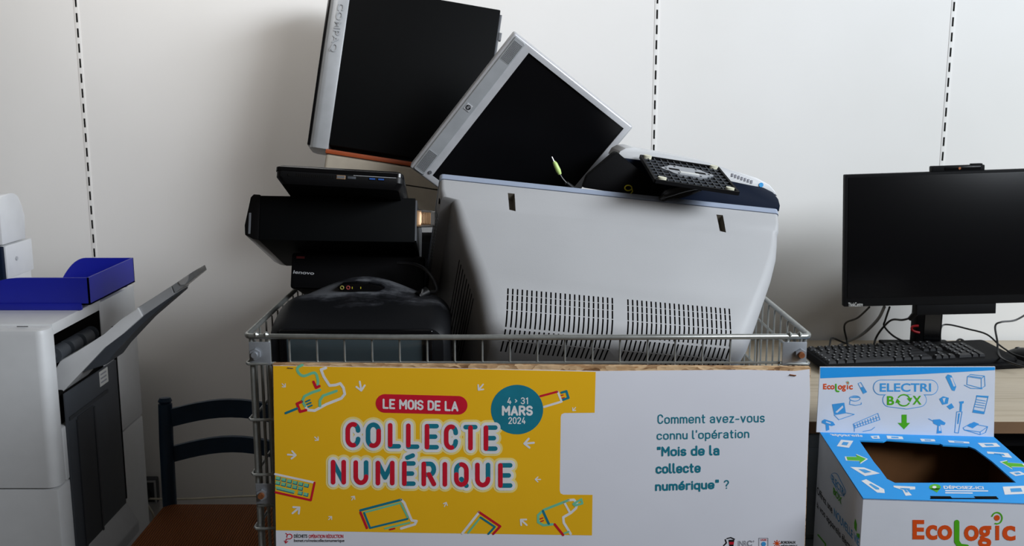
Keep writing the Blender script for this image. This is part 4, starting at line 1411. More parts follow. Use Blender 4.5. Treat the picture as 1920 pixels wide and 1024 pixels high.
npm = surf_map(MNP, 1, 0.0)
body_px = [(1160, 295), (1290, 312), (1380, 343), (1432, 352), (1450, 361), (1460, 374), (1463, 386), (1461, 397), (1400, 397), (1160, 380)]
mb.prism([npm(x, y) for x, y in body_px], (0, 0.15, 0), bev=0.003)
mb.build('body', M_NAVY, np_)
lid_px = [(1156, 296), (1163, 284), (1174, 278), (1188, 277), (1203, 281), (1250, 290), (1330, 305), (1372, 320), (1420, 334), (1444, 347), (1455, 360), (1459, 369), (1449, 360), (1432, 351), (1380, 342), (1290, 322)]
mb = MB()
mb.prism([npm(x, y) + Vector((0, 0.004, 0)) for x, y in lid_px], (0, 0.14, 0), bev=0.002)
lid = mb.build('lid', M_WHITEP, np_)
mb = MB()
for k in range(7):
    p = npm(1374 + k * 6, 329 + k * 2.1)
    mb.box(p.x - 0.002, p.x + 0.002, 0.0025, 0.006, p.z - 0.003, p.z + 0.004)
mb.build('buttons', M_PGREY, lid)
p = npm(1428, 347)
MB().cyl((p.x, 0.0025, p.z), (p.x, 0.006, p.z), 0.005).build('badge', M_LBLUE, lid)

# ================================================================== BLACK MONITOR WITH UPTURNED FOOT
bm_, MBM = thing('black_monitor', 'black flat monitor lying face down behind the silver one, its square foot turned up', 'monitor', (0.13, 2.09, 1.245), (0, R(6), 0))
mb = MB()
pts = [PY(x, y, 2.115) for x, y in ((1092, 352), (1100, 330), (1150, 287), (1157, 284), (1192, 318), (1225, 338), (1245, 350), (1250, 372), (1240, 375))]
Mi = MBM.inverted()
mb.prism([Mi @ p for p in pts], Mi.to_3x3() @ Vector((0, 0.035, 0)), bev=0.004)
shell = mb.build('back_shell', M_BLACKM, bm_)
mk = surf_map(MBM, 1, (Mi @ PY(1178, 355, 2.112)).y)
mb = MB()
mb.stroke(mk, arc(1178, 352.5, 6.5, 5, 0, 360, 20), 2.2, 0.0, 0)
mb.stroke(mk, [(1184.5, 352), (1186, 359), (1182, 364)], 2.2, 0.0002, 0)
mb.build('chalk_mark', M_YMARK, shell, smooth=0)
# foot
MFT = Mi @ T((0.3616, 2.085, 1.2787), (R(12.71), R(8.88), R(5.17)))
mb = MB()
h = 0.085
ft = MB()
ft.box(-h, h, -h, h, -0.0055, -0.0025, 0.001)
for s in (-1, 1):
    ft.box(-h, h, s * h - 0.0025, s * h + 0.0025, -0.0055, 0.002)
    ft.box(s * h - 0.0025, s * h + 0.0025, -h, h, -0.0055, 0.002)
bmesh.ops.transform(ft.bm, matrix=MFT, verts=ft.bm.verts[:])
foot = ft.build('foot', M_BLACKM, bm_)
rb = MB()
for k in range(1, 12):
    x = -h + 2 * h * k / 12
    rb.box(x - 0.0007, x + 0.0007, -h, h, -0.003, 0.0005)
for k in range(1, 8):
    y = -h + 2 * h * k / 8
    rb.box(-h, h, y - 0.0007, y + 0.0007, -0.003, 0.0005)
bmesh.ops.transform(rb.bm, matrix=MFT, verts=rb.bm.verts[:])
rb.build('rib_grid', M_DGREY, foot, smooth=0)
for x, y in ((-0.072, 0.078), (0.074, 0.078), (-0.070, -0.074), (0.070, -0.074)):
    f = MB()
    f.loft([[(x + 0.009 * math.cos(a), y + 0.006 * math.sin(a), z) for a in [2 * math.pi * k / 16 for k in range(16)]] for z in (-0.004, 0.005)])
    bmesh.ops.transform(f.bm, matrix=MFT, verts=f.bm.verts[:])
    f.build('foot_pad', M_PEARL, foot)
f = MB()
ring_ = []
for k in range(36):
    a = 2 * math.pi * k / 36
    r_ = 1 + 0.08 * math.cos(6 * a)
    ring_.append((0.052 * r_ * math.cos(a), 0.032 * r_ * math.sin(a) + 0.008))
f.loft([[(x, y, z) for x, y in ring_] for z in (-0.003, 0.0022)])
f.box(-0.018, 0.022, -0.010, 0.0, 0.002, 0.0032, mi=1)
for x in (-0.028, 0.028):
    f.box(x - 0.011, x + 0.011, 0.004, 0.014, 0.002, 0.0027, mi=2)
for a in range(0, 360, 60):
    cx_, cy_ = 0.046 * math.cos(R(a)), 0.027 * math.sin(R(a)) + 0.008
    f.box(cx_ - 0.002, cx_ + 0.002, cy_ - 0.002, cy_ + 0.002, 0.002, 0.0028, mi=2)
bmesh.ops.transform(f.bm, matrix=MFT, verts=f.bm.verts[:])
f.build('swivel_plate', [M_PLATE, M_STICK, M_DARK], foot, smooth=30)
nk = MB()
nk.box(-0.045, 0.035, 0.02, 0.07, -0.035, -0.005, 0.006)
bmesh.ops.transform(nk.bm, matrix=MFT, verts=nk.bm.verts[:])
nk.build('neck', M_BLACKM, bm_)
# coil of cable under the foot
pc0 = PY(1279, 357, 2.07)
cc = MB()
pts = []
for k in range(5 * 20):
    a = 2 * math.pi * k / 20
    t = k / 100
    pts.append((pc0.x + (0.040 - 0.003 * math.sin(k)) * math.cos(a), pc0.y + 0.012 + 0.022 * math.sin(a), pc0.z - 0.004 + 0.013 * math.sin(a * 1.0 + 2.2) + 0.012 * (t - 0.5)))
cc.tube(pts, 0.0034, 8)
tag(cc.build('cable_coil', M_CORD), 'coiled black cable tucked below the upturned monitor foot', 'cable')

# ================================================================== DESK WITH COMPUTER (right)
DX0, DX1, DY0, DY1, DZ = 0.632, 2.25, 2.10, WY - 0.02, 0.742
dk, _ = thing('desk', 'light oak desk against the wall carrying the widescreen computer', 'desk', (1.4, 2.45, 0))
pw(MB().box(DX0, DX1, DY0, DY1, DZ - 0.028, DZ, 0.002), 'worktop', M_OAK, dk)
pw(MB().box(DX0 - 0.0005, DX1 + 0.0005, DY0 - 0.0015, DY0, DZ - 0.027, DZ - 0.001), 'edge_band', mat('brown_edge', rgb(112, 84, 58), 0.6), dk)
pw(MB().box(DX0 + 0.45, DX1 - 0.05, DY1 - 0.03, DY1 - 0.01, 0.25, DZ - 0.029), 'modesty_panel', M_BLACKM, dk)
for y in (DY0 + 0.03, DY1 - 0.07):
    pw(MB().box(DX1 - 0.06, DX1 - 0.02, y, y + 0.04, 0, DZ - 0.029, 0.002), 'leg', M_BLACKM, dk)
pw(MB().box(DX0 + 0.43, DX1 - 0.02, DY0 + 0.04, DY0 + 0.07, DZ - 0.07, DZ - 0.029), 'rail', M_BLACKM, dk)
pd, _ = thing('drawer_pedestal', 'grey metal drawer pedestal below the left end of the oak desk', 'cabinet', (0.82, 2.42, 0))
pw(MB().box(0.622, 1.02, 2.105, 2.70, 0.03, DZ - 0.030, 0.008, seg=3), 'body', M_PEDEST, pd)
for k in range(3):
    z0 = 0.06 + k * 0.21
    dw = pw(MB().box(0.634, 1.008, 2.098, 2.110, z0, z0 + 0.2, 0.003), 'drawer', M_PEDEST, pd)
    pw(MB().box(0.76, 0.88, 2.088, 2.099, z0 + 0.15, z0 + 0.162, 0.002), 'handle', M_DGREY, dw)

mn, MMN = thing('widescreen_monitor', 'black widescreen monitor switched off, standing on the oak desk', 'monitor', (0.8187, 2.4444, 0.9206), (R(-1.65), R(-2.3), R(-4.31)))
W, H = 0.545, 0.325
MB().box(0, W, 0.0, 0.024, 0, H, 0.003).build('housing', M_BLACKM, mn)
MB().box(0.008, W - 0.008, -0.0012, 0.004, 0.022, H - 0.007, 0.0005).build('screen', M_SCREEN, mn)
mb = MB()
mb.loft([[(x, 0.024, z) for x, z in rrect(0.06, W - 0.06, 0.03, H - 0.05, 0.02)], [(x, 0.05, z) for x, z in rrect(0.10, W - 0.10, 0.05, H - 0.09, 0.02)]])
mb.build('back_shell', M_BLACKM, mn)
mm_ = surf_map(MMN, 1, -0.0003)
mb = MB().text(mm_, 'ThinkCentre', ((1590.5, 567.5), (1617.5, 567), (1617.5, 574.5), (1590.5, 575)), 0.0004, 0, 0.0)
mb.build('maker_lettering', M_STICK, mn, smooth=0)
a, b = mm_(1720, 574), mm_(1868, 590)
MB().box(a.x, b.x, 0.002, 0.035, b.z + 0.002, 0.002, 0.002).build('lower_bracket', M_BLACKM, mn)
cbar, b = mm_(1748, 314), mm_(1848, 302)
cb = MB().box(cbar.x, b.x, 0.002, 0.024, H - 0.001, H + 0.0135, 0.003).build('webcam_bar', M_BLACKM, mn)
MB().box(cbar.x + 0.03, b.x - 0.01, 0.0005, 0.003, H + 0.003, H + 0.0105, 0.0008).build('camera_window', M_PIANO, cb)
MB().cyl((cbar.x + 0.064, -0.0005, H + 0.0068), (cbar.x + 0.064, 0.002, H + 0.0068), 0.003).build('lens', M_RUST, cb)
MB().box(b.x - 0.03, b.x - 0.004, 0.006, 0.02, H + 0.0125, H + 0.0165, 0.0015).build('shutter', M_BLACKM, cb)
# stand column + base in room space
Mi = MMN.inverted()
mb = MB()
c0, c1 = PY(1720, 585, 2.68), PY(1768, 585, 2.68)
mb.box(c0.x, c1.x + 0.001, 2.68, 2.72, DZ + 0.008, 0.99, 0.003)
mb.box((c0.x + c1.x) / 2 - 0.03, (c0.x + c1.x) / 2 + 0.03, 2.50, 2.69, 0.95, 1.05, 0.004)
bmesh.ops.transform(mb.bm, matrix=Mi, verts=mb.bm.verts[:])
col_ = mb.build('stand_column', M_BLACKM, mn)
mb = MB().box(c0.x + 0.022, c1.x - 0.004, 2.6785, 2.681, DZ + 0.02, 0.955)
bmesh.ops.transform(mb.bm, matrix=Mi, verts=mb.bm.verts[:])
mb.build('column_inset', M_PIANO, col_)
mb = MB().box(c0.x - 0.06, c1.x + 0.06, 2.67, 2.79, DZ + 0.001, DZ + 0.010, 0.004)
bmesh.ops.transform(mb.bm, matrix=Mi, verts=mb.bm.verts[:])
mb.build('stand_base', M_BLACKM, mn)
pr_ = [PY(x, y, 2.668) for x, y in ((1722, 611), (1712, 612), (1709, 616), (1713, 621), (1724, 624))]
mb = MB().tube(smooth_path(pr_, 4), 0.0032, 8)
tag(mb.build('cable_clip', M_RED), 'small red clip on the left of the black monitor stand', 'clip')

# keyboard
kb_l, kb_r = PZ(1500, 662, DZ + 0.02), PZ(1838, 646, DZ + 0.02)
ang = math.atan2(kb_r.y - kb_l.y, kb_r.x - kb_l.x)
kd, MKD = thing('keyboard', 'black full-size keyboard on the oak desk in front of the monitor', 'keyboard', (kb_l.x, kb_l.y, DZ + 0.0165), (R(4.5), 0, ang))
KW, KD_ = (kb_r - kb_l).length + 0.005, 0.155
mb = MB()
mb.loft([[(x, y, z) for x, y in rrect(0, KW, -KD_, 0, 0.012)] for z in (0.002, 0.014)] + [[(x, y, 0.019) for x, y in rrect(0.004, KW - 0.004, -KD_ + 0.004, -0.004, 0.01)]])
mb.build('base', M_BLACKM, kd)
mb = MB()
mb.loft([[(x, y, z) for x, y in rrect(0.02, KW + 0.012, -KD_ - 0.022, -KD_ + 0.02, 0.016)] for z in (0.0005, 0.006, 0.009)])
mb.build('front_lip', M_BLACKM, kd)
for z in (0.03, KW - 0.06):
    MB().box(z, z + 0.03, -0.02, -0.006, -0.0150, 0.003, 0.002).build('foot', M_BLACKM, kd)
keys, leg = MB(), MB()
pitch = 0.0192
u0 = 0.012


def key(x, y, w, h=1.0):
    x0, x1 = x + 0.0012, x + w * pitch - 0.0012
    y0, y1 = y - h * pitch + 0.0012, y - 0.0012
    keys.loft([[(x0, y0, 0.018), (x1, y0, 0.018), (x1, y1, 0.018), (x0, y1, 0.018)], [(x0 + 0.0022, y0 + 0.002, 0.0255), (x1 - 0.0022, y0 + 0.002, 0.0255), (x1 - 0.0022, y1 - 0.0012, 0.0262), (x0 + 0.0022, y1 - 0.0012, 0.0262)]])
    leg.box(x0 + 0.004, x0 + 0.0075, y1 - 0.007, y1 - 0.0035, 0.0255, 0.0264)


rows = [[1] * 13 + [2], [1.5] + [1] * 12 + [1.5], [1.75] + [1] * 11 + [2.25], [1.25] + [1] * 11 + [2.75], [1.25, 1.25, 1.25, 5.75, 1.25, 1.25, 1.25, 1.75]]
y = -0.012
x = u0
for k in range(13):
    key(x + (0.006 if k > 0 else 0) + (0.007 if k > 4 else 0) + (0.007 if k > 8 else 0), y, 1 if k else 1)
    x += pitch
nx = u0 + 15 * pitch + 0.008
px_ = nx + 3 * pitch + 0.008
for k in range(3):
    key(nx + k * pitch, y, 1)
y -= 0.026
for ri, r_ in enumerate(rows):
    x = u0
    for w in r_:
        key(x, y, w)
        x += w * pitch
    if ri < 2:
        for k in range(3):
            key(nx + k * pitch, y, 1)
    elif ri == 3:
        key(nx + pitch, y, 1)
    elif ri == 4:
        for k in range(3):
            key(nx + k * pitch, y, 1)
    for k in range(4):
        if ri == 4 and k == 1:
            continue
        if k == 3 and ri in (2, 4):
            continue
        key(px_ + k * pitch, y, 2 if (ri == 4 and k == 0) else 1, 2 if (k == 3 and ri in (1, 3)) else 1)
    y -= pitch
ko = keys.build('keys', M_KEY, kd, smooth=0)
leg.build('key_legends', M_KEYM, ko, smooth=0)

# mouse
ms_p = PZ(1925, 678, DZ)
mo, _ = thing('mouse', 'black computer mouse at the right end of the keyboard', 'mouse', (ms_p.x, ms_p.y, DZ + 0.0006), (0, 0, R(25)))
mb = MB()
rings = []
for k in range(9):
    t = k / 8
    y = -0.055 + 0.11 * t
    w = 0.031 * math.sin(math.pi * (0.08 + 0.84 * t)) ** 0.45
    hh = 0.036 * math.sin(math.pi * (0.12 + 0.78 * (1 - t) * 0.9)) ** 0.7
    rings.append([(w * math.cos(R(a)), y, max(0.0, hh * math.sin(R(a))) ) for a in range(0, 181, 15)])
mb.loft(rings)
mb.build('shell', M_BLACK, mo)
MB().cyl((-0.003, 0.03, 0.024), (0.003, 0.03, 0.024), 0.008, n=16).build('scroll_wheel', M_DGREY, mo)

# cables behind the monitor
cabs = [
    ('black cable leaving the monitor underside at far left, curling down to the desk', [(1630, 576, 2.50), (1608, 596, 2.58), (1588, 604, 2.64), (1583, 615, 2.66), (1588, 640, 2.66), (1590, 660, 2.64)], 0.0026, M_CORD),
    ('thick grey cable slanting from the monitor to the desk corner', [(1658, 576, 2.50), (1645, 600, 2.6), (1615, 628, 2.68), (1580, 645, 2.74), (1556, 658, 2.70)], 0.0042, M_GCORD),
    ('black cable hanging straight below the monitor then bending right', [(1668, 576, 2.50), (1660, 600, 2.58), (1658, 612, 2.60), (1675, 630, 2.62), (1700, 643, 2.64), (1718, 652, 2.63)], 0.0026, M_CORD),
    ('black cable with a moulded plug beside the monitor stand', [(1708, 596, 2.52), (1692, 600, 2.56), (1672, 600, 2.60), (1655, 615, 2.64), (1642, 635, 2.66), (1636, 660, 2.64)], 0.0028, M_CORD),
    ('short bent black cable at the left end of the keyboard', [(1553, 664, 2.62), (1556, 645, 2.66), (1560, 634, 2.68), (1576, 640, 2.70), (1595, 648, 2.70), (1606, 655, 2.66)], 0.0026, M_CORD),
    ('low looped black cable on the desk left of the monitor stand', [(1645, 660, 2.68), (1665, 644, 2.72), (1682, 645, 2.72), (1690, 638, 2.72), (1705, 645, 2.70), (1716, 650, 2.66)], 0.0026, M_CORD),
    ('black cable arching from the keyboard across to the mouse', [(1766, 654, 2.66), (1763, 630, 2.70), (1766, 612, 2.72), (1780, 609, 2.72), (1815, 617, 2.70), (1850, 627, 2.64), (1875, 648, 2.60), (1900, 664, 2.55), (1925, 672, 2.52)], 0.0024, M_CORD),
    ('small black cable hump above the keyboard number pad', [(1788, 648, 2.70), (1797, 637, 2.72), (1805, 638, 2.72), (1814, 646, 2.70)], 0.0028, M_CORD),
    ('black cable dropping from the right frame edge down beside the keyboard', [(1935, 582, 2.62), (1905, 600, 2.62), (1877, 604, 2.62), (1866, 612, 2.62), (1870, 640, 2.60), (1872, 662, 2.57), (1885, 676, 2.50), (1925, 690, 2.45)], 0.0026, M_CORD),
]
for lab, pts, r_, mm in cabs:
    p3 = []
    for x, y, Y in pts:
        q = PY(x, y, Y)
        if q.z < DZ + r_ + 0.001:
            q = PZ(x, y, DZ + r_ + 0.0012)
            q.y = min(q.y, WY - 0.02)
        p3.append(q)
    root, _ = thing('desk_cable', lab, 'cable', tuple(p3[-1]), group='cables behind the widescreen monitor')
    MB().tube(smooth_path([q - p3[-1] for q in p3], 6), r_, 8).build('cord', mm, root)
    if 'plug' in lab:
        MB().tube([PY(1718, 586, 2.50) - p3[-1], PY(1706, 598, 2.52) - p3[-1]], [0.008, 0.006], 8).build('moulded_plug', M_CORD, root)

# ================================================================== CARDBOARD COLLECTION BOX
BW, BZ = 0.36, 0.7264
bx, MBX = thing('collection_box', 'white and blue cardboard collection box with open top in front of the desk', 'box', (0.6311, 1.7189, 0), (0, 0, R(-4.58)))
TK = 0.004
MB().box(0, BW, 0, TK, 0, BZ - 0.001).build('front_panel', M_CARD, bx)
MB().box(0, TK, TK, BW - TK, 0, BZ - 0.001).build('left_panel', M_CARD, bx)
MB().box(BW - TK, BW, TK, BW - TK, 0, BZ - 0.001).build('right_panel', M_CARD, bx)
MB().box(0, BW, BW - TK, BW, 0, BZ - 0.001).build('back_panel', M_CARD, bx)
MB().box(TK, BW - TK, TK, BW - TK, 0.0, 0.004).build('bottom_panel', M_KRAFT, bx)
mb = MB()
e = 0.0005
mb.box(TK, TK + e, TK, BW - TK, 0.01, BZ - 0.004)
mb.box(BW - TK - e, BW - TK, TK, BW - TK, 0.01, BZ - 0.004)
mb.box(TK, BW - TK, BW - TK - e, BW - TK, 0.01, BZ - 0.004)
mb.box(TK, BW - TK, TK, TK + e, 0.01, BZ - 0.004)
mb.build('kraft_lining', M_KRAFT, bx, smooth=0)
# top panel with hole: triangulate outline + hole
mt = surf_map(MBX, 2, BZ, +1)
hole_px = [(1611, 826), (1656, 828), (1662, 825), (1763, 832), (1768, 834.5), (1816, 837), (1829, 842), (1860, 865), (1905, 905), (1678, 905.5), (1663, 898), (1650, 880), (1639, 867)]
hole = [mt(x, y) for x, y in hole_px]
outer = [Vector((0, 0, BZ)), Vector((BW, 0, BZ)), Vector((BW, BW, BZ)), Vector((0, BW, BZ))]
mb = MB()
bmm = mb.bm
ov = [bmm.verts.new(p) for p in outer]
hv = [bmm.verts.new(p) for p in hole]
es = [bmm.edges.new((ov[i], ov[(i + 1) % 4])) for i in range(4)] + [bmm.edges.new((hv[i], hv[(i + 1) % len(hv)])) for i in range(len(hv))]
bmesh.ops.triangle_fill(bmm, use_beauty=True, use_dissolve=False, edges=es)
gg = bmesh.ops.extrude_face_region(bmm, geom=bmm.faces[:])
bmesh.ops.translate(bmm, vec=(0, 0, -0.003), verts=[v for v in gg['geom'] if isinstance(v, bmesh.types.BMVert)])
topp = mb.build('top_panel', M_CYAN, bx, smooth=0)
# printed top marks
BM = [M_CYAN, M_PWHITE, M_GREEN, M_ORG, M_LBLUE, M_INK, M_CARD, M_DARK]
CY_, W_, G_, O_, B_, K_, CD_, DK_ = range(8)


def bend(mb, name, parent=bx):
    return mb.build(name, BM, parent, smooth=0, recalc=False)


def fat_arrow(mb, m_, pts, off):
    c = Vector((sum(p[0] for p in pts) / len(pts), sum(p[1] for p in pts) / len(pts)))
    mb.fill(m_, [tuple(c + (Vector(p) - c) * 1.18) for p in pts], off, W_)
    mb.fill(m_, pts, off + 0.0002, G_)


mb = MB()
fat_arrow(mb, mt, [(1587, 857), (1607, 857.5), (1605, 853), (1624, 861), (1612, 869), (1612, 864.5), (1589, 863.5)], 0.0003)
bend(mb, 'arrow', topp)
mb = MB()
fat_arrow(mb, mt, [(1878, 867), (1890, 864.5), (1889, 868), (1916, 870), (1922, 876), (1896, 875.5), (1899, 879.5)], 0.0003)
bend(mb, 'arrow', topp)
mb = MB()
mb.disc(mt, 1753, 914, 11, 0.0003, G_, 24, 6)
mb.fill(mt, [(1743, 916), (1763, 916), (1757, 924)], 0.0003, G_)
mb.disc(mt, 1752, 914, 4, 0.0005, W_, 16, 2.4)
bend(mb, 'location_pin', topp)
mb = MB()
mb.text(mt, 'DÉPOSEZ-ICI', ((1768, 910), (1843, 911), (1845, 918), (1770, 917)), 0.0003, W_, 0.03)
for y, x1 in ((920.5, 1852), (924.5, 1823)):
    mb.stroke(mt, [(1773, y), (x1, y + 0.5)], 2.0, 0.0003, W_, False)
mb.text(mt, 'appareils', ((1552, 812), (1617, 815), (1618, 821), (1564, 819)), 0.0003, W_, 0.02)
bend(mb, 'top_lettering', topp)
top_shapes = [
    ('tablet_icon', [(1577, 825), (1600, 827), (1592, 840), (1569, 837)]),
    ('laptop_icon', [(1594, 876), (1620, 877), (1650, 888), (1622, 893)]),
    ('razor_icon', [(1615, 902), (1624, 899), (1658, 918), (1659, 925), (1645, 924)]),
    ('drill_icon', [(1675, 911), (1716, 913), (1716, 918), (1700, 919), (1710, 929), (1698, 930), (1692, 919), (1676, 914)]),
    ('plug_icon', [(1632, 818), (1648, 817), (1650, 823), (1636, 823)]),
    ('cable_icon', [(1662, 817), (1692, 819), (1694, 824), (1664, 823)]),
    ('phone_icon', [(1725, 823), (1752, 824), (1754, 828), (1728, 828)]),
    ('lamp_icon', [(1777, 826), (1817, 829), (1818, 832), (1780, 830)]),
    ('iron_icon', [(1833, 831), (1868, 831), (1876, 838), (1842, 839)]),
    ('gun_icon', [(1850, 847), (1890, 850), (1898, 859), (1880, 857), (1876, 852), (1852, 851)]),
    ('toaster_icon', [(1880, 913), (1925, 911), (1932, 926), (1884, 928)]),
    ('charger_icon', [(1892, 886), (1912, 884), (1924, 890), (1904, 893)]),
]
for nm, pts in top_shapes:
    mb = MB().fill(mt, pts, 0.0003, W_)
    c = Vector((sum(p[0] for p in pts) / len(pts), sum(p[1] for p in pts) / len(pts)))
    mb.fill(mt, [tuple(c + (Vector(p) - c) * 0.45) for p in pts], 0.0005, B_)
    bend(mb, nm, topp)
# hand slots at front edge
mb = MB()
mb.fill(mt, [(1744, 930.5), (1782, 931), (1786, 935.5), (1746, 935.5)], 0.0004, DK_)
mb.fill(mt, [(1826, 931), (1868, 931), (1872, 936), (1830, 935.5)], 0.0004, DK_)
mb.fill(mt, [(1744, 934), (1872, 934.5), (1872, 936.5), (1744, 936)], 0.0004, DK_)
bend(mb, 'tuck_slot', topp)
# flap
FLH = (Matrix.Identity(4), 0)
mf = surf_map(MBX, 1, BW - 0.004)
tlp, trp = mf(1537.5, 688.5), mf(1866, 688)
MB().prism([Vector((tlp.x, BW - 0.004, BZ)), Vector((BW, BW - 0.004, BZ)), Vector((trp.x, BW - 0.004, trp.z)), Vector((tlp.x, BW - 0.004, tlp.z))], (0, 0.004, 0)).build('display_flap', M_CARD, bx, smooth=0)
fl = bx.children[-1] if False else [o for o in bx.children if o.name.startswith('display_flap')][0]
mb = MB().fill(mf, [(1538, 689), (1865.5, 688.5), (1865.5, 694), (1720, 702), (1538, 709.5)], 0.0003, CY_)
bend(mb, 'blue_band', fl)


def ecologic(mb, m_, x0, y0, x1, y1, off, slope=0.0):
    """the collector's name: orange lettering, green L, dotted i"""
    w = x1 - x0
    def q(a, b, t, u):
        return ((x0 + a * w, y0 + t * (y1 - y0) + a * slope), (x0 + b * w, y0 + t * (y1 - y0) + b * slope), (x0 + b * w, y0 + u * (y1 - y0) + b * slope), (x0 + a * w, y0 + u * (y1 - y0) + a * slope))
    mb.text(m_, 'E', q(0.0, 0.115, 0.30, 0.78), off, O_, 0.035)
    mb.text(m_, 'co', q(0.13, 0.385, 0.42, 0.79), off, O_, 0.03)
    mb.text(m_, 'og', q(0.50, 0.765, 0.42, 0.97), off, O_, 0.03)
    mb.text(m_, 'ı', q(0.805, 0.842, 0.42, 0.78), off, O_, 0.03)
    mb.text(m_, 'c', q(0.872, 1.0, 0.42, 0.79), off, O_, 0.03)
    g = q(0.405, 0.525, 0.30, 1.0)
    th = 0.05 * w
    mb.stroke(m_, [(g[0][0] + th * .5, g[0][1] + th * .4), (g[3][0] + th * .5, g[3][1] - th * 1.4), (g[3][0] + th * 1.1, g[3][1] - th * .5), (g[2][0], g[2][1] - th * .35)], th, off + 0.0001, G_)
    cx, cy = q(0.82, 0.82, 0.23, 0.23)[0]
    mb.disc(m_, cx, cy, 0.028 * w, off, O_, 20)
    mb.stroke(m_, arc(cx, cy + 0.002 * w, 0.05 * w, 0.055 * w, -160, 110, 16), 0.013 * w, off + 0.0001, G_)


mb = MB()
ecologic(mb, mf, 1543.5, 713, 1599, 735, 0.0004)
bend(mb, 'collector_logo', fl)
mb = MB()
mb.stroke(mf, [(1651.5, 726.5), (1744.5, 726.5)], 29, 0.0004, B_)
mb.stroke(mf, [(1651.5, 726.5), (1744.5, 726.5)], 26.4, 0.0006, CD_)
mb.stroke(mf, [(1668, 750), (1700, 754), (1724, 750)], 27, 0.0003, B_)
mb.stroke(mf, [(1668, 750), (1700, 754), (1724, 750)], 24.6, 0.0005, CD_)
mb.text(mf, 'ELECTRI', (1649.5, 718.5, 1745.5, 734.5), 0.0009, B_, 0.02)
mb.text(mf, 'B', (1663, 742.5, 1676.5, 759.5), 0.0009, G_, 0.025)
mb.text(mf, 'X', (1711, 742, 1727.5, 758.5), 0.0009, G_, 0.025)
for a0 in (-150, 30):
    ac = arc(1694.5, 750.5, 11.5, 10.5, a0, a0 + 130, 12)
    mb.stroke(mf, ac, 2.4, 0.0009, G_)
    a = R(a0 + 142)
    ex, ey = 1694.5 + 11.5 * math.cos(a), 750.5 + 10.5 * math.sin(a)
    tx, ty = -math.sin(a), math.cos(a)
    rx, ry = math.cos(a), math.sin(a)
    mb.fill(mf, [(ex + tx * 5, ey + ty * 5), (ex - tx * 3 + rx * 5, ey - ty * 3 + ry * 5), (ex - tx * 3 - rx * 5, ey - ty * 3 - ry * 5)], 0.0010, G_)
bend(mb, 'box_logo', fl)
mb = MB()
mb.fill(mf, [(1690.5, 777.5), (1700, 777.5), (1700, 793), (1706.5, 793), (1695, 805), (1683, 793), (1690.5, 793)], 0.0004, G_)
bend(mb, 'arrow', fl)


def icon(name, items):
    mb = MB()
    for it in items:
        if it[0] == 'f':
            mb.fill(mf, it[1], 0.0004, B_)
        elif it[0] == 'w':
            mb.fill(mf, it[1], 0.0006, CD_)
        else:
            mb.stroke(mf, it[1], 1.1, 0.0005, B_, False, it[0] == 'c')
    bend(mb, name, fl)


icon('stick_icon', [('c', [(1609, 719), (1614, 717), (1625, 735), (1619, 738)]), ('f', [(1613, 727), (1617, 725), (1624, 735), (1619, 737)])])
icon('mouse_icon', [('c', arc(1603, 747, 10, 5, 0, 360, 16)), ('f', arc(1603, 746, 8, 2.6, 180, 360, 8)), ('l', [(1594, 751), (1593, 758), (1604, 760), (1615, 758), (1615, 755)])])
icon('laptop_icon', [('f', [(1560, 758), (1583, 755), (1586, 774), (1564, 777)]), ('w', [(1566, 773), (1580, 760), (1581, 764), (1570, 774)]), ('c', [(1564, 778), (1587, 774), (1602, 777), (1573, 787)])])
icon('keyboard_icon', [('c', [(1600, 795), (1646, 775), (1650, 787), (1602, 803)])] + [('l', [(1602 + k * 5, 796 - k * 2), (1604 + k * 5, 802 - k * 1.8)]) for k in range(9)] + [('l', [(1601, 799), (1648, 782)]), ('l', [(1602, 803), (1602, 809)]), ('l', [(1618, 809), (1634, 806), (1640, 801)])])
icon('drill_icon', [('f', [(1541, 789), (1546, 786), (1562, 791), (1566, 797), (1560, 799), (1548, 796), (1541, 793)]), ('f', [(1548, 796), (1554, 797), (1555, 806), (1549, 808)]), ('w', [(1549, 790), (1558, 793), (1557, 795), (1548, 792)])])
icon('shaver_icon', [('f', [(1773, 707), (1777, 702), (1784, 704), (1793, 725), (1790, 733), (1785, 732)]), ('w', [(1781, 708), (1785, 708), (1791, 724), (1788, 725)])])
icon('toaster_icon', [('c', [(1814, 706), (1820, 702), (1846, 705), (1847, 724), (1840, 728), (1813, 721)]), ('l', [(1814, 706), (1840, 710), (1846, 705)]), ('l', [(1840, 710), (1840, 728)]), ('l', [(1808, 722), (1820, 728), (1842, 729)]), ('l', [(1819, 705), (1840, 708)])])
icon('plug_icon', [('f', [(1761, 748), (1768, 743), (1779, 746), (1777, 757), (1767, 759)]), ('f', [(1775, 762), (1784, 756), (1789, 764), (1781, 768)]), ('w', [(1767, 747), (1773, 746), (1770, 756)])])
icon('phone_icon', [('c', [(1832, 742), (1853, 743), (1845, 776), (1824, 773)]), ('f', [(1831, 741), (1853, 743), (1852, 746), (1830, 744)]), ('f', [(1825, 768), (1846, 772), (1845, 776), (1824, 773)])] + [('l', [(1830 - k, 749 + k * 4.4), (1848 - k, 752 + k * 4.4)]) for k in range(4)])
icon('toothbrush_icon', [('f', [(1798, 753), (1807, 752), (1807, 756), (1804, 757), (1803, 771), (1799, 771), (1800, 757)]), ('c', [(1794, 772), (1804, 772), (1797, 812), (1790, 811)]), ('f', [(1797, 775), (1800, 775), (1797, 795), (1795, 795)])])
icon('screwdriver_icon', [('l', [(1741, 785), (1750, 790)]), ('f', [(1749, 787), (1762, 786), (1773, 793), (1771, 797), (1763, 796), (1766, 812), (1756, 813), (1758, 798), (1750, 794)]), ('w', [(1760, 799), (1763, 799), (1764, 808), (1760, 808)])])
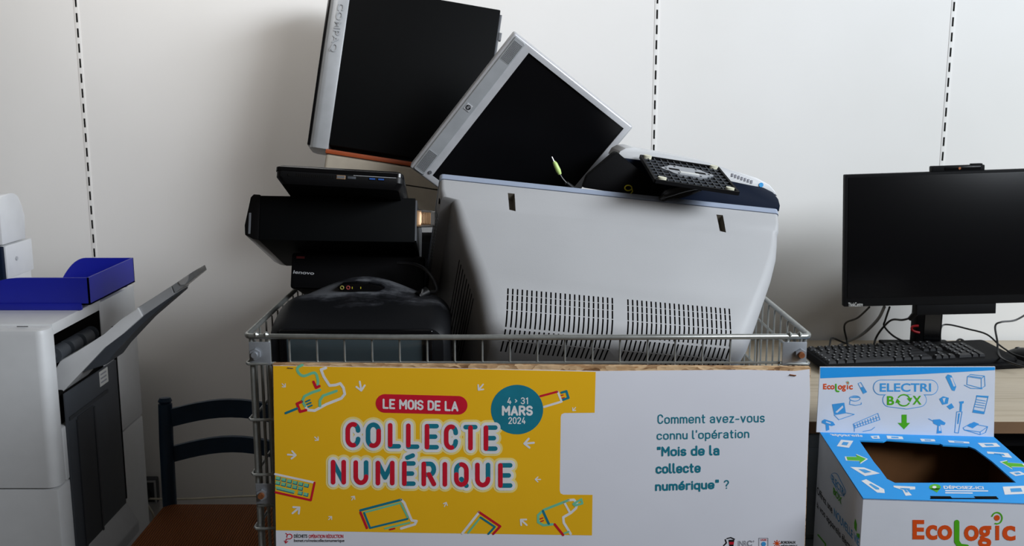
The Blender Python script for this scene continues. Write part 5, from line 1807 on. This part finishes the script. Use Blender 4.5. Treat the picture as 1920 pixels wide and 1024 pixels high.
icon('scanner_icon', [('c', [(1806, 802), (1820, 794), (1852, 800), (1848, 811), (1838, 815), (1808, 806)]), ('f', [(1812, 798), (1826, 791), (1836, 795), (1824, 803)]), ('l', [(1808, 806), (1838, 810), (1852, 800)]), ('l', [(1838, 810), (1838, 815)])])
# front face
mfr = surf_map(MBX, 1, 0.0)
mb = MB()
ecologic(mb, mfr, 1711, 952, 1904, 1028, 0.0004, 2.0)
bend(mb, 'collector_logo', [o for o in bx.children if o.name.startswith('front_panel')][-1])
# left face
msd = surf_map(MBX, 0, 0.0)
lp_ = [o for o in bx.children if o.name.startswith('left_panel')][-1]
mb = MB()
mb.stroke(msd, [(1565, 894), (1579, 922)], 15, 0.0003, B_)
mb.stroke(msd, [(1565, 894), (1579, 922)], 13, 0.0005, CD_)
mb.text(msd, 'ELECTRI', ((1560, 889), (1584, 918), (1583, 932), (1561, 904)), 0.0009, B_, 0.02)
mb.text(msd, 'BOX', ((1563, 913), (1579, 934), (1578, 946), (1563, 926)), 0.0009, G_, 0.025)
bend(mb, 'box_logo', lp_)
mb = MB()
mb.text(msd, 'Offrez une', ((1532, 911), (1561, 949), (1561, 964), (1532, 925)), 0.0004, K_, 0.012)
mb.text(msd, 'NOUVELLE VIE', ((1564, 952), (1611, 1010), (1611, 1026), (1564, 968)), 0.0004, B_, 0.012)
mb.text(msd, 'à vos appareils électriques', ((1532, 940), (1612, 1040), (1612, 1062), (1532, 955)), 0.0004, K_, 0.012)
bend(mb, 'side_lettering', lp_)
mb = MB()
mb.fill(msd, [(1604, 972), (1607, 984), (1606, 998), (1602, 990), (1602, 980)], 0.0004, G_)
bend(mb, 'leaf_mark', lp_)
mb = MB()
mb.fill(msd, [(1606, 1000), (1612, 1001), (1612, 1010), (1608, 1008)], 0.0004, G_)
bend(mb, 'leaf_mark', lp_)
mb = MB()
mb.stroke(msd, [(1534, 1003), (1548, 1020), (1548, 1040)], 2.5, 0.0004, G_)
bend(mb, 'green_frame', lp_)
